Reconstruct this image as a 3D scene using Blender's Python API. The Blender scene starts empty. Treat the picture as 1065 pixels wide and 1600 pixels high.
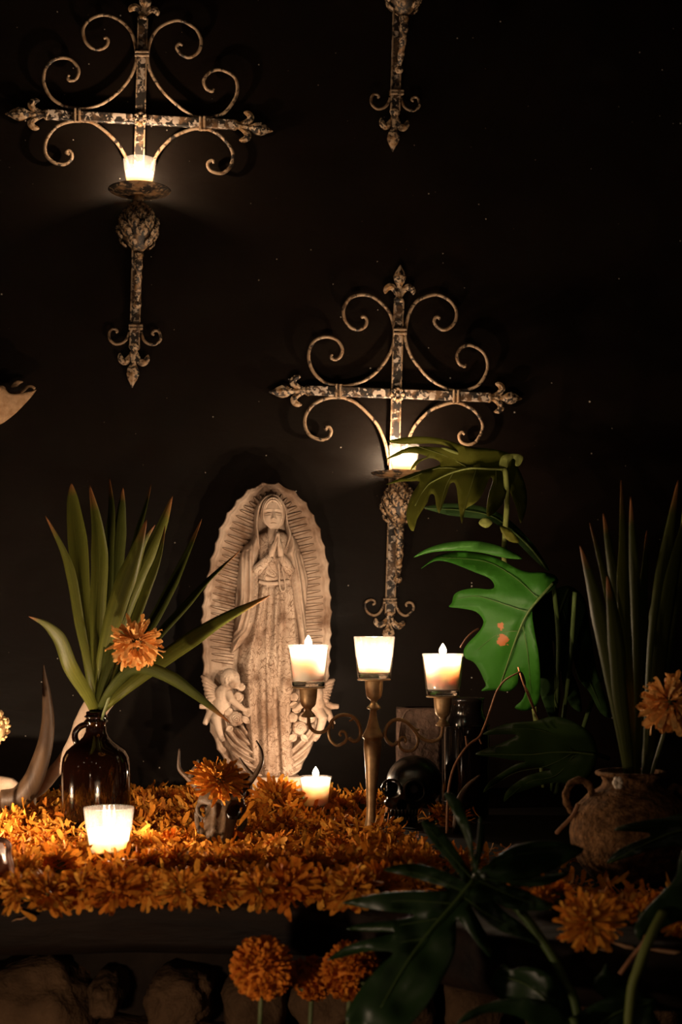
import bpy, bmesh, math, random
import numpy as np
from mathutils import Vector, Matrix, Euler, noise as mnoise
from mathutils.geometry import delaunay_2d_cdt

# ------------------------------------------------------------------ camera, world, exposure
SC = bpy.context.scene
COL = SC.collection
F, HOR, CX, EYE = 2222.22, 985.0, 532.5, 0.31      # focal length (px), horizon row, centre column, eye height above the slab
cam = bpy.data.objects.new('camera', bpy.data.cameras.new('camera'))
COL.objects.link(cam)
cam.location = (0, 0, EYE)
cam.rotation_euler = (math.pi / 2, 0, 0)
cam.data.lens = 50.0
cam.data.sensor_width = 36.0
cam.data.shift_y = 185.0 / 1600.0
cam.data.clip_start = 0.05
cam.data.dof.use_dof = True
cam.data.dof.focus_distance = 2.3
cam.data.dof.aperture_fstop = 6.3
SC.camera = cam

SC.view_settings.view_transform = 'Standard'
SC.view_settings.look = 'None'
SC.view_settings.exposure = 0.0
SC.view_settings.gamma = 1.0
SC.view_settings.use_curve_mapping = False

world = bpy.data.worlds.new('night')
SC.world = world
world.use_nodes = True
world.node_tree.nodes['Background'].inputs[0].default_value = (0.9, 0.65, 0.4, 1)
world.node_tree.nodes['Background'].inputs[1].default_value = 0.0008

WARM = (1.0, 0.72, 0.49)
def lamp(name, loc, power, radius=0.02, color=WARM, parent=None):
    d = bpy.data.lights.new(name, 'POINT')
    d.energy = power; d.color = color; d.shadow_soft_size = radius
    o = bpy.data.objects.new(name, d); COL.objects.link(o)
    o.location = loc
    if parent: o.parent = parent
    return o
# the room's other lamps and candles, hung and standing on the camera's side of the altar
for i, (lx, ly, lz, lp) in enumerate([
        (-1.25, 0.75, 0.75, 0.7), (-0.55, 0.10, 1.05, 0.7), (0.10, -0.40, 1.05, 1.4),
        (-1.9, 0.9, 0.35, 0.6), (0.40, 0.35, 0.35, 0.5), (-0.62, 0.55, 0.02, 0.9), (-0.34, 1.12, -0.09, 4.2)]):
    lamp('room_lamp', (lx, ly, lz), lp, 0.02)

CANDLE = 3.0

# ------------------------------------------------------------------ pixel -> place helpers
def P(px, py, Y):
    return Vector(((px - CX) / F * Y, Y, EYE - (py - HOR) / F * Y))
WA = math.radians(10.3)                      # the wall runs back to the right
WT = math.tan(WA); WY = 2.75
WU = Vector((math.cos(WA), math.sin(WA), 0)); WN = Vector((math.sin(WA), -math.cos(WA), 0)); UP = Vector((0, 0, 1))
def W(px, py, off=0.0):
    dx = (px - CX) / F
    t = (WY - off / math.cos(WA)) / (1 - WT * dx)
    return P(px, py, t)
def wall_y(x): return WY + WT * x

def spl(pts, n=6, closed=False):
    a = np.array([tuple(p) for p in pts], float); m = len(a); out = []
    for i in range(m if closed else m - 1):
        if closed: p0, p1, p2, p3 = a[(i - 1) % m], a[i], a[(i + 1) % m], a[(i + 2) % m]
        else: p0, p1, p2, p3 = a[max(i - 1, 0)], a[i], a[i + 1], a[min(i + 2, m - 1)]
        for k in range(n):
            t = k / n
            out.append(0.5 * ((2 * p1) + (-p0 + p2) * t + (2 * p0 - 5 * p1 + 4 * p2 - p3) * t * t + (-p0 + 3 * p1 - 3 * p2 + p3) * t ** 3))
    if not closed: out.append(a[-1])
    return np.array(out)

# ------------------------------------------------------------------ mesh builder
class MB:
    def __init__(s): s.v = []; s.f = []; s.uv = {}
    def add(s, vs, fs, M=None):
        b = len(s.v)
        s.v += [tuple(M @ Vector(v)) if M is not None else tuple(v) for v in vs]
        s.f += [tuple(b + i for i in f) for f in fs]
        return s
    def tube(s, pts, rad, seg=8, flat=1.0, nref=None, cap=True):
        pts = [Vector(p) for p in pts]; n = len(pts)
        if not hasattr(rad, '__len__'): rad = [rad] * n
        vs = []; fs = []; pa = None
        for i, p in enumerate(pts):
            t = (pts[min(i + 1, n - 1)] - pts[max(i - 1, 0)])
            t = t.normalized() if t.length > 1e-9 else Vector((0, 0, 1))
            if pa is None:
                ref = Vector(nref) if nref is not None else (Vector((0, 1, 0)) if abs(t.y) < 0.9 else Vector((1, 0, 0)))
                a = (ref - t * ref.dot(t)).normalized()
            else:
                a = (pa - t * pa.dot(t))
                a = a.normalized() if a.length > 1e-6 else t.orthogonal().normalized()
            pa = a; b = t.cross(a)
            for k in range(seg):
                an = 2 * math.pi * k / seg
                vs.append(p + (a * math.cos(an) * flat + b * math.sin(an)) * rad[i])
        for i in range(n - 1):
            for k in range(seg):
                k2 = (k + 1) % seg
                fs.append((i * seg + k, i * seg + k2, (i + 1) * seg + k2, (i + 1) * seg + k))
        if cap:
            fs.append(tuple(range(seg - 1, -1, -1))); fs.append(tuple((n - 1) * seg + k for k in range(seg)))
        return s.add(vs, fs)
    def lathe(s, prof, seg=24, M=None, fl=None, close=False):
        vs = []; fs = []
        for (r, z) in prof:
            for k in range(seg):
                an = 2 * math.pi * k / seg
                rr = r * (1 + (fl(an, z) if fl else 0))
                vs.append((rr * math.cos(an), rr * math.sin(an), z))
        n = len(prof)
        for i in range(n - 1):
            for k in range(seg):
                k2 = (k + 1) % seg
                fs.append((i * seg + k, i * seg + k2, (i + 1) * seg + k2, (i + 1) * seg + k))
        if close:
            for k in range(seg):
                k2 = (k + 1) % seg
                fs.append(((n - 1) * seg + k, (n - 1) * seg + k2, k2, k))
        else:
            if prof[0][0] > 1e-6: fs.append(tuple(range(seg - 1, -1, -1)))
            if prof[-1][0] > 1e-6: fs.append(tuple((n - 1) * seg + k for k in range(seg)))
        return s.add(vs, fs, M)
    def ell(s, c, r, seg=16, rings=10, M=None):
        r = (r, r, r) if not hasattr(r, '__len__') else r
        vs = [(0, 0, 1)]; fs = []
        for i in range(1, rings):
            th = math.pi * i / rings
            for k in range(seg):
                an = 2 * math.pi * k / seg
                vs.append((math.sin(th) * math.cos(an), math.sin(th) * math.sin(an), math.cos(th)))
        vs.append((0, 0, -1)); L = len(vs) - 1
        for k in range(seg):
            fs.append((0, 1 + k, 1 + (k + 1) % seg))
            fs.append((L, L - seg + (k + 1) % seg, L - seg + k))
        for i in range(rings - 2):
            for k in range(seg):
                k2 = (k + 1) % seg
                fs.append((1 + i * seg + k, 1 + (i + 1) * seg + k, 1 + (i + 1) * seg + k2, 1 + i * seg + k2))
        R = M if M is not None else Matrix.Identity(3)
        return s.add([Vector(c) + R @ Vector((v[0] * r[0], v[1] * r[1], v[2] * r[2])) for v in vs], fs)
    def prism(s, a, b, side, nrm, w, d, bev=0.15):
        """bar from a to b, width w along side, depth d along nrm, chamfered"""
        a = Vector(a); b = Vector(b); vs = []
        c = min(w, d) * bev
        prof = [(-w / 2 + c, -d / 2), (w / 2 - c, -d / 2), (w / 2, -d / 2 + c), (w / 2, d / 2 - c), (w / 2 - c, d / 2), (-w / 2 + c, d / 2), (-w / 2, d / 2 - c), (-w / 2, -d / 2 + c)]
        for p in (a, b):
            for (x, y) in prof: vs.append(p + side * x + nrm * y)
        fs = [(k, (k + 1) % 8, 8 + (k + 1) % 8, 8 + k) for k in range(8)] + [tuple(range(7, -1, -1)), tuple(range(8, 16))]
        return s.add(vs, fs)
    def box(s, c, d, M=None, bev=0.12):
        d = Vector(d); c = Vector(c)
        x, y, z = d / 2; e = min(d) * bev
        vs = []
        for (zz, q) in ((-z, e), (-z + e, 0), (z - e, 0), (z, e)):
            vs += [(-x + q, -y + q, zz), (x - q, -y + q, zz), (x - q, y - q, zz), (-x + q, y - q, zz)]
        fs = [(3, 2, 1, 0), (12, 13, 14, 15)]
        for i in range(3):
            for k in range(4): fs.append((i * 4 + k, i * 4 + (k + 1) % 4, (i + 1) * 4 + (k + 1) % 4, (i + 1) * 4 + k))
        R = M if M is not None else Matrix.Identity(3)
        return s.add([c + R @ Vector(v) for v in vs], fs)
    def mesh(s, name, origin=(0, 0, 0), smooth=True):
        me = bpy.data.meshes.new(name)
        o = Vector(origin)
        me.from_pydata([(v[0] - o.x, v[1] - o.y, v[2] - o.z) for v in s.v], [], s.f)
        if smooth: me.polygons.foreach_set('use_smooth', [True] * len(me.polygons))
        me.update()
        return me
    def build(s, name, mat, parent=None, smooth=True, flatang=None):
        me = s.mesh(name, wloc(parent) if parent else (0, 0, 0), smooth)
        return link(name, me, mat, parent)

def wloc(o):
    v = Vector((0, 0, 0))
    while o is not None: v = v + o.location; o = o.parent
    return v
def link(name, me, mat, parent=None):
    o = bpy.data.objects.new(name, me); COL.objects.link(o)
    if mat is not None and len(me.materials) == 0: me.materials.append(mat)
    if parent is not None: o.parent = parent
    return o
def recal(o):
    bm = bmesh.new(); bm.from_mesh(o.data); bmesh.ops.recalc_face_normals(bm, faces=bm.faces); bm.to_mesh(o.data); bm.free(); return o
def thing(name, label, cat, loc=(0, 0, 0), group=None):
    o = bpy.data.objects.new(name, None); COL.objects.link(o); o.location = loc; o.empty_display_size = 0.02
    return tag(o, label, cat, group)
def tag(o, label, cat, group=None):
    o['label'] = label; o['category'] = cat
    if group: o['group'] = group
    return o
def copy_tree(o, parent=None):
    c = o.copy(); COL.objects.link(c); c.parent = parent
    for ch in o.children: copy_tree(ch, c)
    return c
def crease(o, ang=40):
    m = o.data
    try: m.set_sharp_from_angle(angle=math.radians(ang))
    except Exception: pass
    return o
def solid(o, t, off=0.0):
    m = o.modifiers.new('thickness', 'SOLIDIFY'); m.thickness = t; m.offset = off
    return o
def fuse(mb, voxel, smooth=4, sculpt=None, factor=0.5):
    """voxel-fuse overlapping shapes into one continuous skin, smooth, then sculpt (numpy fn on Nx3)"""
    me = mb.mesh('fuse'); o = link('fuse', me, None)
    r = o.modifiers.new('r', 'REMESH'); r.mode = 'VOXEL'; r.voxel_size = voxel
    if smooth:
        s = o.modifiers.new('s', 'SMOOTH'); s.iterations = smooth; s.factor = factor
    dg = bpy.context.evaluated_depsgraph_get(); dg.update()
    nm = bpy.data.meshes.new_from_object(o.evaluated_get(dg))
    bpy.data.objects.remove(o); bpy.data.meshes.remove(me)
    co = np.empty(len(nm.vertices) * 3); nm.vertices.foreach_get('co', co); co = co.reshape(-1, 3)
    if sculpt is not None: co = sculpt(co)
    out = MB(); out.v = [tuple(c) for c in co]; out.f = [tuple(p.vertices) for p in nm.polygons]
    bpy.data.meshes.remove(nm)
    return out
def inside(poly, pts):
    x, y = pts[:, 0], pts[:, 1]; n = len(poly); c = np.zeros(len(pts), bool)
    for i in range(n):
        x1, y1 = poly[i]; x2, y2 = poly[(i + 1) % n]
        cond = ((y1 > y) != (y2 > y))
        with np.errstate(divide='ignore', invalid='ignore'):
            xi = (x2 - x1) * (y - y1) / (y2 - y1 + 1e-12) + x1
        c ^= cond & (x < xi)
    return c
def pdist(poly, pts, closed=True):
    d = np.full(len(pts), 1e9); n = len(poly)
    for i in range(n if closed else n - 1):
        a = poly[i]; b = poly[(i + 1) % n]; ab = b - a
        t = np.clip(((pts - a) @ ab) / (ab @ ab + 1e-12), 0, 1)
        d = np.minimum(d, np.hypot(*(pts - (a + t[:, None] * ab)).T))
    return d
def fill(poly, step):
    """triangulate an outline with inner points; returns pts (Nx2), faces, distance to outline"""
    poly = np.array(poly, float)
    lo, hi = poly.min(0), poly.max(0)
    gx, gy = np.meshgrid(np.arange(lo[0] + step / 2, hi[0], step), np.arange(lo[1] + step / 2, hi[1], step))
    gx = gx + (np.arange(gx.shape[0]) % 2)[:, None] * step * 0.5
    g = np.stack([gx.ravel(), gy.ravel()], 1)
    g = g[inside(poly, g)]
    if len(g): g = g[pdist(poly, g) > step * 0.45]
    n = len(poly)
    allp = [Vector(p) for p in poly] + [Vector(p) for p in g]
    res = delaunay_2d_cdt(allp, [], [list(range(n))], 1, 1e-6)
    pts = np.array([tuple(v) for v in res[0]]); fs = [tuple(f) for f in res[2]]
    return pts, fs, pdist(poly, pts)
# ------------------------------------------------------------------ materials (all procedural)
class NT:
    def __init__(s, name):
        s.m = bpy.data.materials.new(name); s.m.use_nodes = True; s.t = s.m.node_tree; s.t.nodes.clear()
        s.out = s.n('ShaderNodeOutputMaterial'); s.b = s.n('ShaderNodeBsdfPrincipled'); s.l(s.b.outputs[0], s.out.inputs[0])
        s._co = None
    def n(s, t, **kw):
        x = s.t.nodes.new(t)
        for k, v in kw.items(): setattr(x, k, v)
        return x
    def l(s, a, b): s.t.links.new(a, b)
    def co(s, which='Object'):
        if s._co is None: s._co = s.n('ShaderNodeTexCoord')
        return s._co.outputs[which]
    def mapping(s, scale=(1, 1, 1), which='Object'):
        m = s.n('ShaderNodeMapping'); m.inputs['Scale'].default_value = scale; s.l(s.co(which), m.inputs[0]); return m.outputs[0]
    def noise(s, scale, detail=4, rough=0.55, dist=0.0, vec=None):
        x = s.n('ShaderNodeTexNoise'); x.inputs['Scale'].default_value = scale; x.inputs['Detail'].default_value = detail
        x.inputs['Roughness'].default_value = rough; x.inputs['Distortion'].default_value = dist
        s.l(vec if vec is not None else s.co(), x.inputs['Vector']); return x.outputs[0]
    def ramp(s, fac, stops, interp='LINEAR'):
        r = s.n('ShaderNodeValToRGB'); cr = r.color_ramp; cr.interpolation = interp
        while len(cr.elements) < len(stops): cr.elements.new(0.5)
        for e, (p, c) in zip(cr.elements, stops):
            e.position = p; e.color = (c, c, c, 1) if not hasattr(c, '__len__') else (*c, 1)
        s.l(fac, r.inputs[0]); return r.outputs[0]
    def mix(s, fac, a, b, blend='MIX'):
        x = s.n('ShaderNodeMix', data_type='RGBA', blend_type=blend)
        for sock, v in ((x.inputs[0], fac), (x.inputs[6], a), (x.inputs[7], b)):
            if hasattr(v, 'is_output'): s.l(v, sock)
            elif hasattr(v, '__len__'): sock.default_value = (*v, 1)
            else: sock.default_value = v
        return x.outputs[2]
    def math(s, op, a, b=None, c=None):
        x = s.n('ShaderNodeMath', operation=op)
        for i, v in enumerate((a, b, c)):
            if v is None: continue
            if hasattr(v, 'is_output'): s.l(v, x.inputs[i])
            else: x.inputs[i].default_value = v
        return x.outputs[0]
    def bump(s, h, strength=0.3, dist=0.002):
        x = s.n('ShaderNodeBump'); x.inputs['Strength'].default_value = strength; x.inputs['Distance'].default_value = dist
        s.l(h, x.inputs['Height']); s.l(x.outputs[0], s.b.inputs['Normal']); return x.outputs[0]
    def set(s, **kw):
        names = dict(col='Base Color', rough='Roughness', metal='Metallic', spec='Specular IOR Level', trans='Transmission Weight', ior='IOR',
                     sss='Subsurface Weight', coat='Coat Weight', sheen='Sheen Weight')
        for k, v in kw.items():
            i = s.b.inputs[names[k]]
            if hasattr(v, 'is_output'): s.l(v, i)
            elif hasattr(v, '__len__'): i.default_value = (*v, 1)
            else: i.default_value = v
        return s
    def translucent(s, col, amount):
        t = s.n('ShaderNodeBsdfTranslucent'); mx = s.n('ShaderNodeMixShader'); mx.inputs[0].default_value = amount
        if hasattr(col, 'is_output'): s.l(col, t.inputs[0])
        else: t.inputs[0].default_value = (*col, 1)
        s.l(s.b.outputs[0], mx.inputs[1]); s.l(t.outputs[0], mx.inputs[2]); s.l(mx.outputs[0], s.out.inputs[0])

M = {}
# black plaster with a brushed skin and flecks of pale paint
t = NT('black_plaster')
big = t.noise(2.5, 5); brush = t.noise(14, 6, 0.6, 0.4, t.mapping((0.35, 1, 1)))
base = t.mix(big, (0.0034, 0.0020, 0.0012), (0.0085, 0.0052, 0.0032))
vo = t.n('ShaderNodeTexVoronoi'); vo.inputs['Scale'].default_value = 26; t.l(t.co(), vo.inputs['Vector'])
sep = t.n('ShaderNodeSeparateColor'); t.l(vo.outputs['Color'], sep.inputs[0])
rad = t.math('MULTIPLY', t.math('POWER', sep.outputs[0], 4.0), 0.075)
fleck = t.math('LESS_THAN', vo.outputs['Distance'], rad)
fleck = t.math('MULTIPLY', fleck, t.math('GREATER_THAN', sep.outputs[1], 0.45))
vo2 = t.n('ShaderNodeTexVoronoi'); vo2.inputs['Scale'].default_value = 70; t.l(t.co(), vo2.inputs['Vector'])
sep2 = t.n('ShaderNodeSeparateColor'); t.l(vo2.outputs['Color'], sep2.inputs[0])
fl2 = t.math('LESS_THAN', vo2.outputs['Distance'], t.math('MULTIPLY', t.math('POWER', sep2.outputs[0], 9.0), 0.11))
fl = t.math('MAXIMUM', fleck, t.math('MULTIPLY', fl2, 0.8))
t.set(col=t.mix(fl, base, (0.6, 0.54, 0.47)), rough=t.ramp(brush, [(0.3, 0.42), (0.7, 0.62)]), spec=0.10)
t.bump(t.math('ADD', brush, t.math('MULTIPLY', fl, 0.5)), 0.35, 0.004); M['wall'] = t.m

def iron(name, thr, pale=(0.55, 0.45, 0.36), tan=(0.24, 0.13, 0.055), dark=(0.016, 0.011, 0.008), sc=95):
    t = NT(name)
    a = t.noise(sc, 5, 0.6, 0.5); b = t.noise(sc * 0.45, 3)
    patch = t.ramp(a, [(thr, 0.0), (thr + 0.035, 1.0)])
    rust = t.ramp(b, [(0.48, 0.0), (0.62, 1.0)])
    c = t.mix(rust, dark, tan); c = t.mix(patch, c, t.mix(b, pale, tan))
    t.set(col=c, rough=0.55, metal=0.0, spec=0.5); t.bump(a, 0.5, 0.0015); M[name] = t.m
iron('iron_bar', 0.53, (0.74, 0.62, 0.5), (0.12, 0.065, 0.03), (0.010, 0.007, 0.005)); iron('iron_rod', 0.44, (0.42, 0.31, 0.2), (0.2, 0.11, 0.05)); iron('iron_tray', 0.56, (0.3, 0.22, 0.13)); iron('iron_scale', 0.50, (0.6, 0.47, 0.33), (0.3, 0.16, 0.06), sc=150)

t = NT('brass'); a = t.noise(60, 5)
t.set(col=t.ramp(a, [(0.3, (0.32, 0.19, 0.085)), (0.6, (0.55, 0.36, 0.18)), (0.8, (0.42, 0.26, 0.11))]), rough=t.ramp(a, [(0.3, 0.5), (0.7, 0.36)]), metal=0.4)
t.bump(t.noise(240, 3), 0.15, 0.0006); M['brass'] = t.m

t = NT('wax'); t.set(col=(0.95, 0.86, 0.80), rough=0.5, sss=1.0)
t.b.inputs['Subsurface Radius'].default_value = (1.0, 0.87, 0.82); t.b.inputs['Subsurface Scale'].default_value = 0.018; M['wax'] = t.m
t = NT('wick'); t.set(col=(0.02, 0.015, 0.01), rough=0.9); M['wick'] = t.m
t = NT('flame')
e = t.n('ShaderNodeEmission'); e.inputs[0].default_value = (1.0, 0.78, 0.48, 1); e.inputs[1].default_value = 28.0
tr = t.n('ShaderNodeBsdfTransparent'); ad = t.n('ShaderNodeAddShader'); t.l(e.outputs[0], ad.inputs[0]); t.l(tr.outputs[0], ad.inputs[1]); t.l(ad.outputs[0], t.out.inputs[0]); M['flame'] = t.m

def thin_glass(name, tint, haze, refl=1.0):
    t = NT(name)
    tr = t.n('ShaderNodeBsdfTransparent'); tr.inputs[0].default_value = (*tint, 1)
    gl = t.n('ShaderNodeBsdfGlossy'); gl.inputs['Roughness'].default_value = 0.04
    lw = t.n('ShaderNodeLayerWeight'); fr = t.math('ADD', t.math('MULTIPLY', t.math('POWER', lw.outputs['Facing'], 5.0), 0.9), 0.04)
    m1 = t.n('ShaderNodeMixShader'); t.l(t.math('MULTIPLY', fr, refl), m1.inputs[0]); t.l(tr.outputs[0], m1.inputs[1]); t.l(gl.outputs[0], m1.inputs[2])
    df = t.n('ShaderNodeBsdfDiffuse'); df.inputs[0].default_value = (0.9, 0.85, 0.8, 1)
    tl = t.n('ShaderNodeBsdfTranslucent'); tl.inputs[0].default_value = (0.9, 0.85, 0.8, 1)
    a = t.n('ShaderNodeMixShader'); a.inputs[0].default_value = 0.6; t.l(df.outputs[0], a.inputs[1]); t.l(tl.outputs[0], a.inputs[2])
    m2 = t.n('ShaderNodeMixShader')
    sm = t.noise(55, 4, 0.6, 0.0, t.mapping((1, 1, 0.35)))
    t.l(t.ramp(sm, [(0.35, haze * 0.25), (0.75, haze)]), m2.inputs[0]); t.l(m1.outputs[0], m2.inputs[1]); t.l(a.outputs[0], m2.inputs[2])
    t.l(m2.outputs[0], t.out.inputs[0]); M[name] = t.m
thin_glass('votive_glass', (0.97, 0.96, 0.94), 0.028)
t = NT('thick_glass'); t.set(col=(0.95, 0.94, 0.9), rough=0.03, trans=1.0, ior=1.45); M['thick_glass'] = t.m
t = NT('amber_glass'); t.set(col=(0.004, 0.0012, 0.0006), rough=0.05, trans=0.08, ior=1.5); M['amber'] = t.m
t = NT('smoky_glass'); t.set(col=(0.008, 0.006, 0.005), rough=0.10, trans=0.2, ior=1.45); M['smoky'] = t.m

def stone(name, filigree, dark=1.0):
    t = NT(name)
    a = t.noise(9, 5, 0.6); b = t.noise(420, 3); c = t.noise(26, 5, 0.6)
    col = t.ramp(a, [(0.30, (0.15, 0.085, 0.05)), (0.48, (0.40, 0.295, 0.22)), (0.68, (0.56, 0.45, 0.355))])
    col = t.mix(t.ramp(c, [(0.54, 0.0), (0.70, 0.8)]), col, (0.14, 0.075, 0.042))
    h = b
    if filigree:
        n1 = t.noise(26, 0.0, 0.5, 4.5); n2 = t.noise(40, 0.0, 0.5, 3.0)
        l1 = t.ramp(t.math('ABSOLUTE', t.math('SUBTRACT', n1, 0.5)), [(0.016, 1.0), (0.032, 0.0)])
        l2 = t.ramp(t.math('ABSOLUTE', t.math('SUBTRACT', n2, 0.47)), [(0.012, 1.0), (0.026, 0.0)])
        ln = t.math('MAXIMUM', l1, l2)
        col = t.mix(t.math('MULTIPLY', ln, 0.8), col, (0.13, 0.075, 0.045))
        h = t.math('SUBTRACT', t.math('MULTIPLY', b, 0.3), ln)
    t.set(col=col, rough=0.85, spec=0.10); t.bump(h, 0.5, 0.0008); M[name] = t.m
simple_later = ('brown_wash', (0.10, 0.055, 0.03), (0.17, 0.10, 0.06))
stone('cast_stone', False); stone('embroidered_stone', True)

def green(name, c1, c2, tl, rough=0.4, spots=None, tip=None, spec=0.10):
    t = NT(name)
    a = t.noise(16, 4); c = t.mix(a, c1, c2)
    uv = t.n('ShaderNodeSeparateXYZ'); t.l(t.co('UV'), uv.inputs[0])
    if tip:                                                   # ribbon leaf: long fibres and a dry tip
        st = t.n('ShaderNodeTexNoise'); st.inputs['Scale'].default_value = 1.0; st.inputs['Detail'].default_value = 3
        mp = t.n('ShaderNodeMapping'); mp.inputs['Scale'].default_value = (22, 1.2, 1); t.l(t.co('UV'), mp.inputs[0]); t.l(mp.outputs[0], st.inputs['Vector'])
        c = t.mix(t.ramp(st.outputs[0], [(0.4, 0.0), (0.7, 0.5)]), c, tuple(x * 1.6 for x in c2))
        c = t.mix(t.ramp(t.math('ADD', uv.outputs[1], t.math('MULTIPLY', a, 0.08)), [(0.9, 0.0), (1.0, 1.0)]), c, tip)
        t.bump(st.outputs[0], 0.5, 0.001)
    else: t.bump(a, 0.2, 0.002)
    if spots:
        for (p, r) in spots:
            g = t.n('ShaderNodeNewGeometry'); sb = t.n('ShaderNodeVectorMath', operation='DISTANCE'); t.l(g.outputs['Position'], sb.inputs[0]); sb.inputs[1].default_value = tuple(p)
            d = t.math('ADD', sb.outputs['Value'], t.math('MULTIPLY', t.math('SUBTRACT', t.noise(130, 3), 0.5), r * 2.2))
            c = t.mix(t.ramp(t.math('DIVIDE', d, r * 1.6), [(0.55, 1.0), (0.64, 0.0)]), c, (0.20, 0.065, 0.02))
    t.set(col=c, rough=rough, spec=spec); t.translucent(t.mix(0.4, c, (0.25, 0.32, 0.02)), tl); M[name] = t.m
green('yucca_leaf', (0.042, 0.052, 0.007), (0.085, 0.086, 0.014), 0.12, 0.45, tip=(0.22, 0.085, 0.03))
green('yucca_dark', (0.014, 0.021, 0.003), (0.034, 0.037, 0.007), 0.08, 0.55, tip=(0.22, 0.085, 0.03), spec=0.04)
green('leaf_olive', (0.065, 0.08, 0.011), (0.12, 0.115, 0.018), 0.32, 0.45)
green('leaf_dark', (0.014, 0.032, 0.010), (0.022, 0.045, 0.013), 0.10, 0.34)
green('leaf_stem', (0.10, 0.13, 0.03), (0.16, 0.17, 0.05), 0.0, 0.5)

def petal(name, c1, c2, c3):
    t = NT(name); g = t.n('ShaderNodeNewGeometry')
    c = t.ramp(g.outputs['Random Per Island'], [(0.0, c1), (0.5, c2), (1.0, c3)])
    c = t.mix(t.ramp(t.noise(300, 2), [(0.4, 0.0), (0.8, 0.5)]), c, tuple(x * 0.55 for x in c1))
    t.set(col=c, rough=0.7, spec=0.15); t.translucent(c, 0.25); M[name] = t.m
petal('petal', (0.55, 0.155, 0.014), (0.72, 0.27, 0.028), (0.80, 0.40, 0.06))
petal('petal_deep', (0.52, 0.125, 0.010), (0.66, 0.20, 0.018), (0.72, 0.27, 0.03))
petal('petal_pale', (0.72, 0.30, 0.07), (0.82, 0.42, 0.12), (0.86, 0.52, 0.19))

def simple(name, c1, c2, sc=20, rough=0.7, spec=0.3, bump=0.3, bsc=None, bd=0.002, stretch=(1, 1, 1), metal=0):
    t = NT(name); v = t.mapping(stretch)
    a = t.noise(sc, 5, 0.6, 0.2, v)
    t.set(col=t.ramp(a, [(0.3, c1), (0.7, c2)]), rough=rough, spec=spec, metal=metal)
    t.bump(t.noise(bsc or sc * 2, 5, 0.6, 0.2, v), bump, bd); M[name] = t.m
simple('slab_wood', (0.0035, 0.002, 0.0012), (0.017, 0.0085, 0.0045), 9, 0.7, 0.15, 0.6, 16, 0.006, (0.35, 3, 3))
simple('bare_wood', (0.28, 0.14, 0.07), (0.45, 0.27, 0.15), 40, 0.8, 0.2, 0.4, 60, 0.002, (0.3, 2, 2))
simple('rock', (0.04, 0.021, 0.010), (0.15, 0.085, 0.043), 14, 0.9, 0.15, 0.9, 34, 0.012)
simple('mortar', (0.012, 0.009, 0.007), (0.03, 0.02, 0.014), 12, 0.95, 0.1, 0.6, 30, 0.01)
simple('horn', (0.035, 0.018, 0.009), (0.13, 0.078, 0.042), 30, 0.5, 0.4, 0.4, 80, 0.0015, (2, 2, 0.4))
simple('bone', (0.42, 0.30, 0.20), (0.66, 0.53, 0.41), 26, 0.65, 0.3, 0.5, 90, 0.0015)
simple('old_bone', (0.022, 0.012, 0.006), (0.11, 0.068, 0.038), 40, 0.5, 0.4, 0.6, 80, 0.002)
simple('clay', (0.03, 0.014, 0.006), (0.30, 0.15, 0.062), 85, 0.9, 0.1, 1.0, 120, 0.012)
simple('bark_block', (0.025, 0.014, 0.009), (0.10, 0.060, 0.042), 46, 0.85, 0.2, 0.9, 90, 0.004)
simple('black_glaze', (0.0035, 0.0035, 0.0035), (0.008, 0.007, 0.006), 20, 0.32, 0.6, 0.25, 70, 0.001)
simple('twig', (0.16, 0.06, 0.025), (0.34, 0.16, 0.07), 60, 0.7, 0.3, 0.5, 90, 0.001)
simple('stem', (0.055, 0.075, 0.02), (0.12, 0.13, 0.05), 40, 0.6, 0.3, 0.2)
simple('dried_flower', (0.42, 0.26, 0.10), (0.72, 0.50, 0.26), 90, 0.8, 0.2, 0.4)
simple('shell_pink', (0.50, 0.22, 0.15), (0.68, 0.40, 0.28), 18, 0.35, 0.5, 0.2)
simple('blossom', (0.6, 0.48, 0.36), (0.72, 0.6, 0.48), 60, 0.7, 0.3, 0.4)
simple('speckled', (0.30, 0.17, 0.08), (0.52, 0.34, 0.20), 95, 0.75, 0.25, 0.5, 130, 0.001)
simple('earth', (0.010, 0.007, 0.005), (0.02, 0.014, 0.01), 12, 0.95, 0.1, 0.5)
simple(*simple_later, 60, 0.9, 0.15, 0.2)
# ------------------------------------------------------------------ the setting
rng = random.Random(7)
m = MB()
a = Vector((-2.6, wall_y(-2.6), -0.8)); b = Vector((2.8, wall_y(2.8), -0.8))
m.add([a, b, b + UP * 3.2, a + UP * 3.2, a - WN * 0.1, b - WN * 0.1, b + UP * 3.2 - WN * 0.1, a + UP * 3.2 - WN * 0.1],
      [(0, 1, 2, 3), (5, 4, 7, 6), (4, 0, 3, 7), (1, 5, 6, 2), (3, 2, 6, 7), (4, 5, 1, 0)])
o = m.build('wall_back', M['wall'], smooth=False); o['kind'] = 'structure'
m = MB(); m.box((0.1, 1.0, -0.85), (5.6, 5.2, 0.1), bev=0.02); o = m.build('floor', M['earth'], smooth=False); o['kind'] = 'structure'

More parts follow.
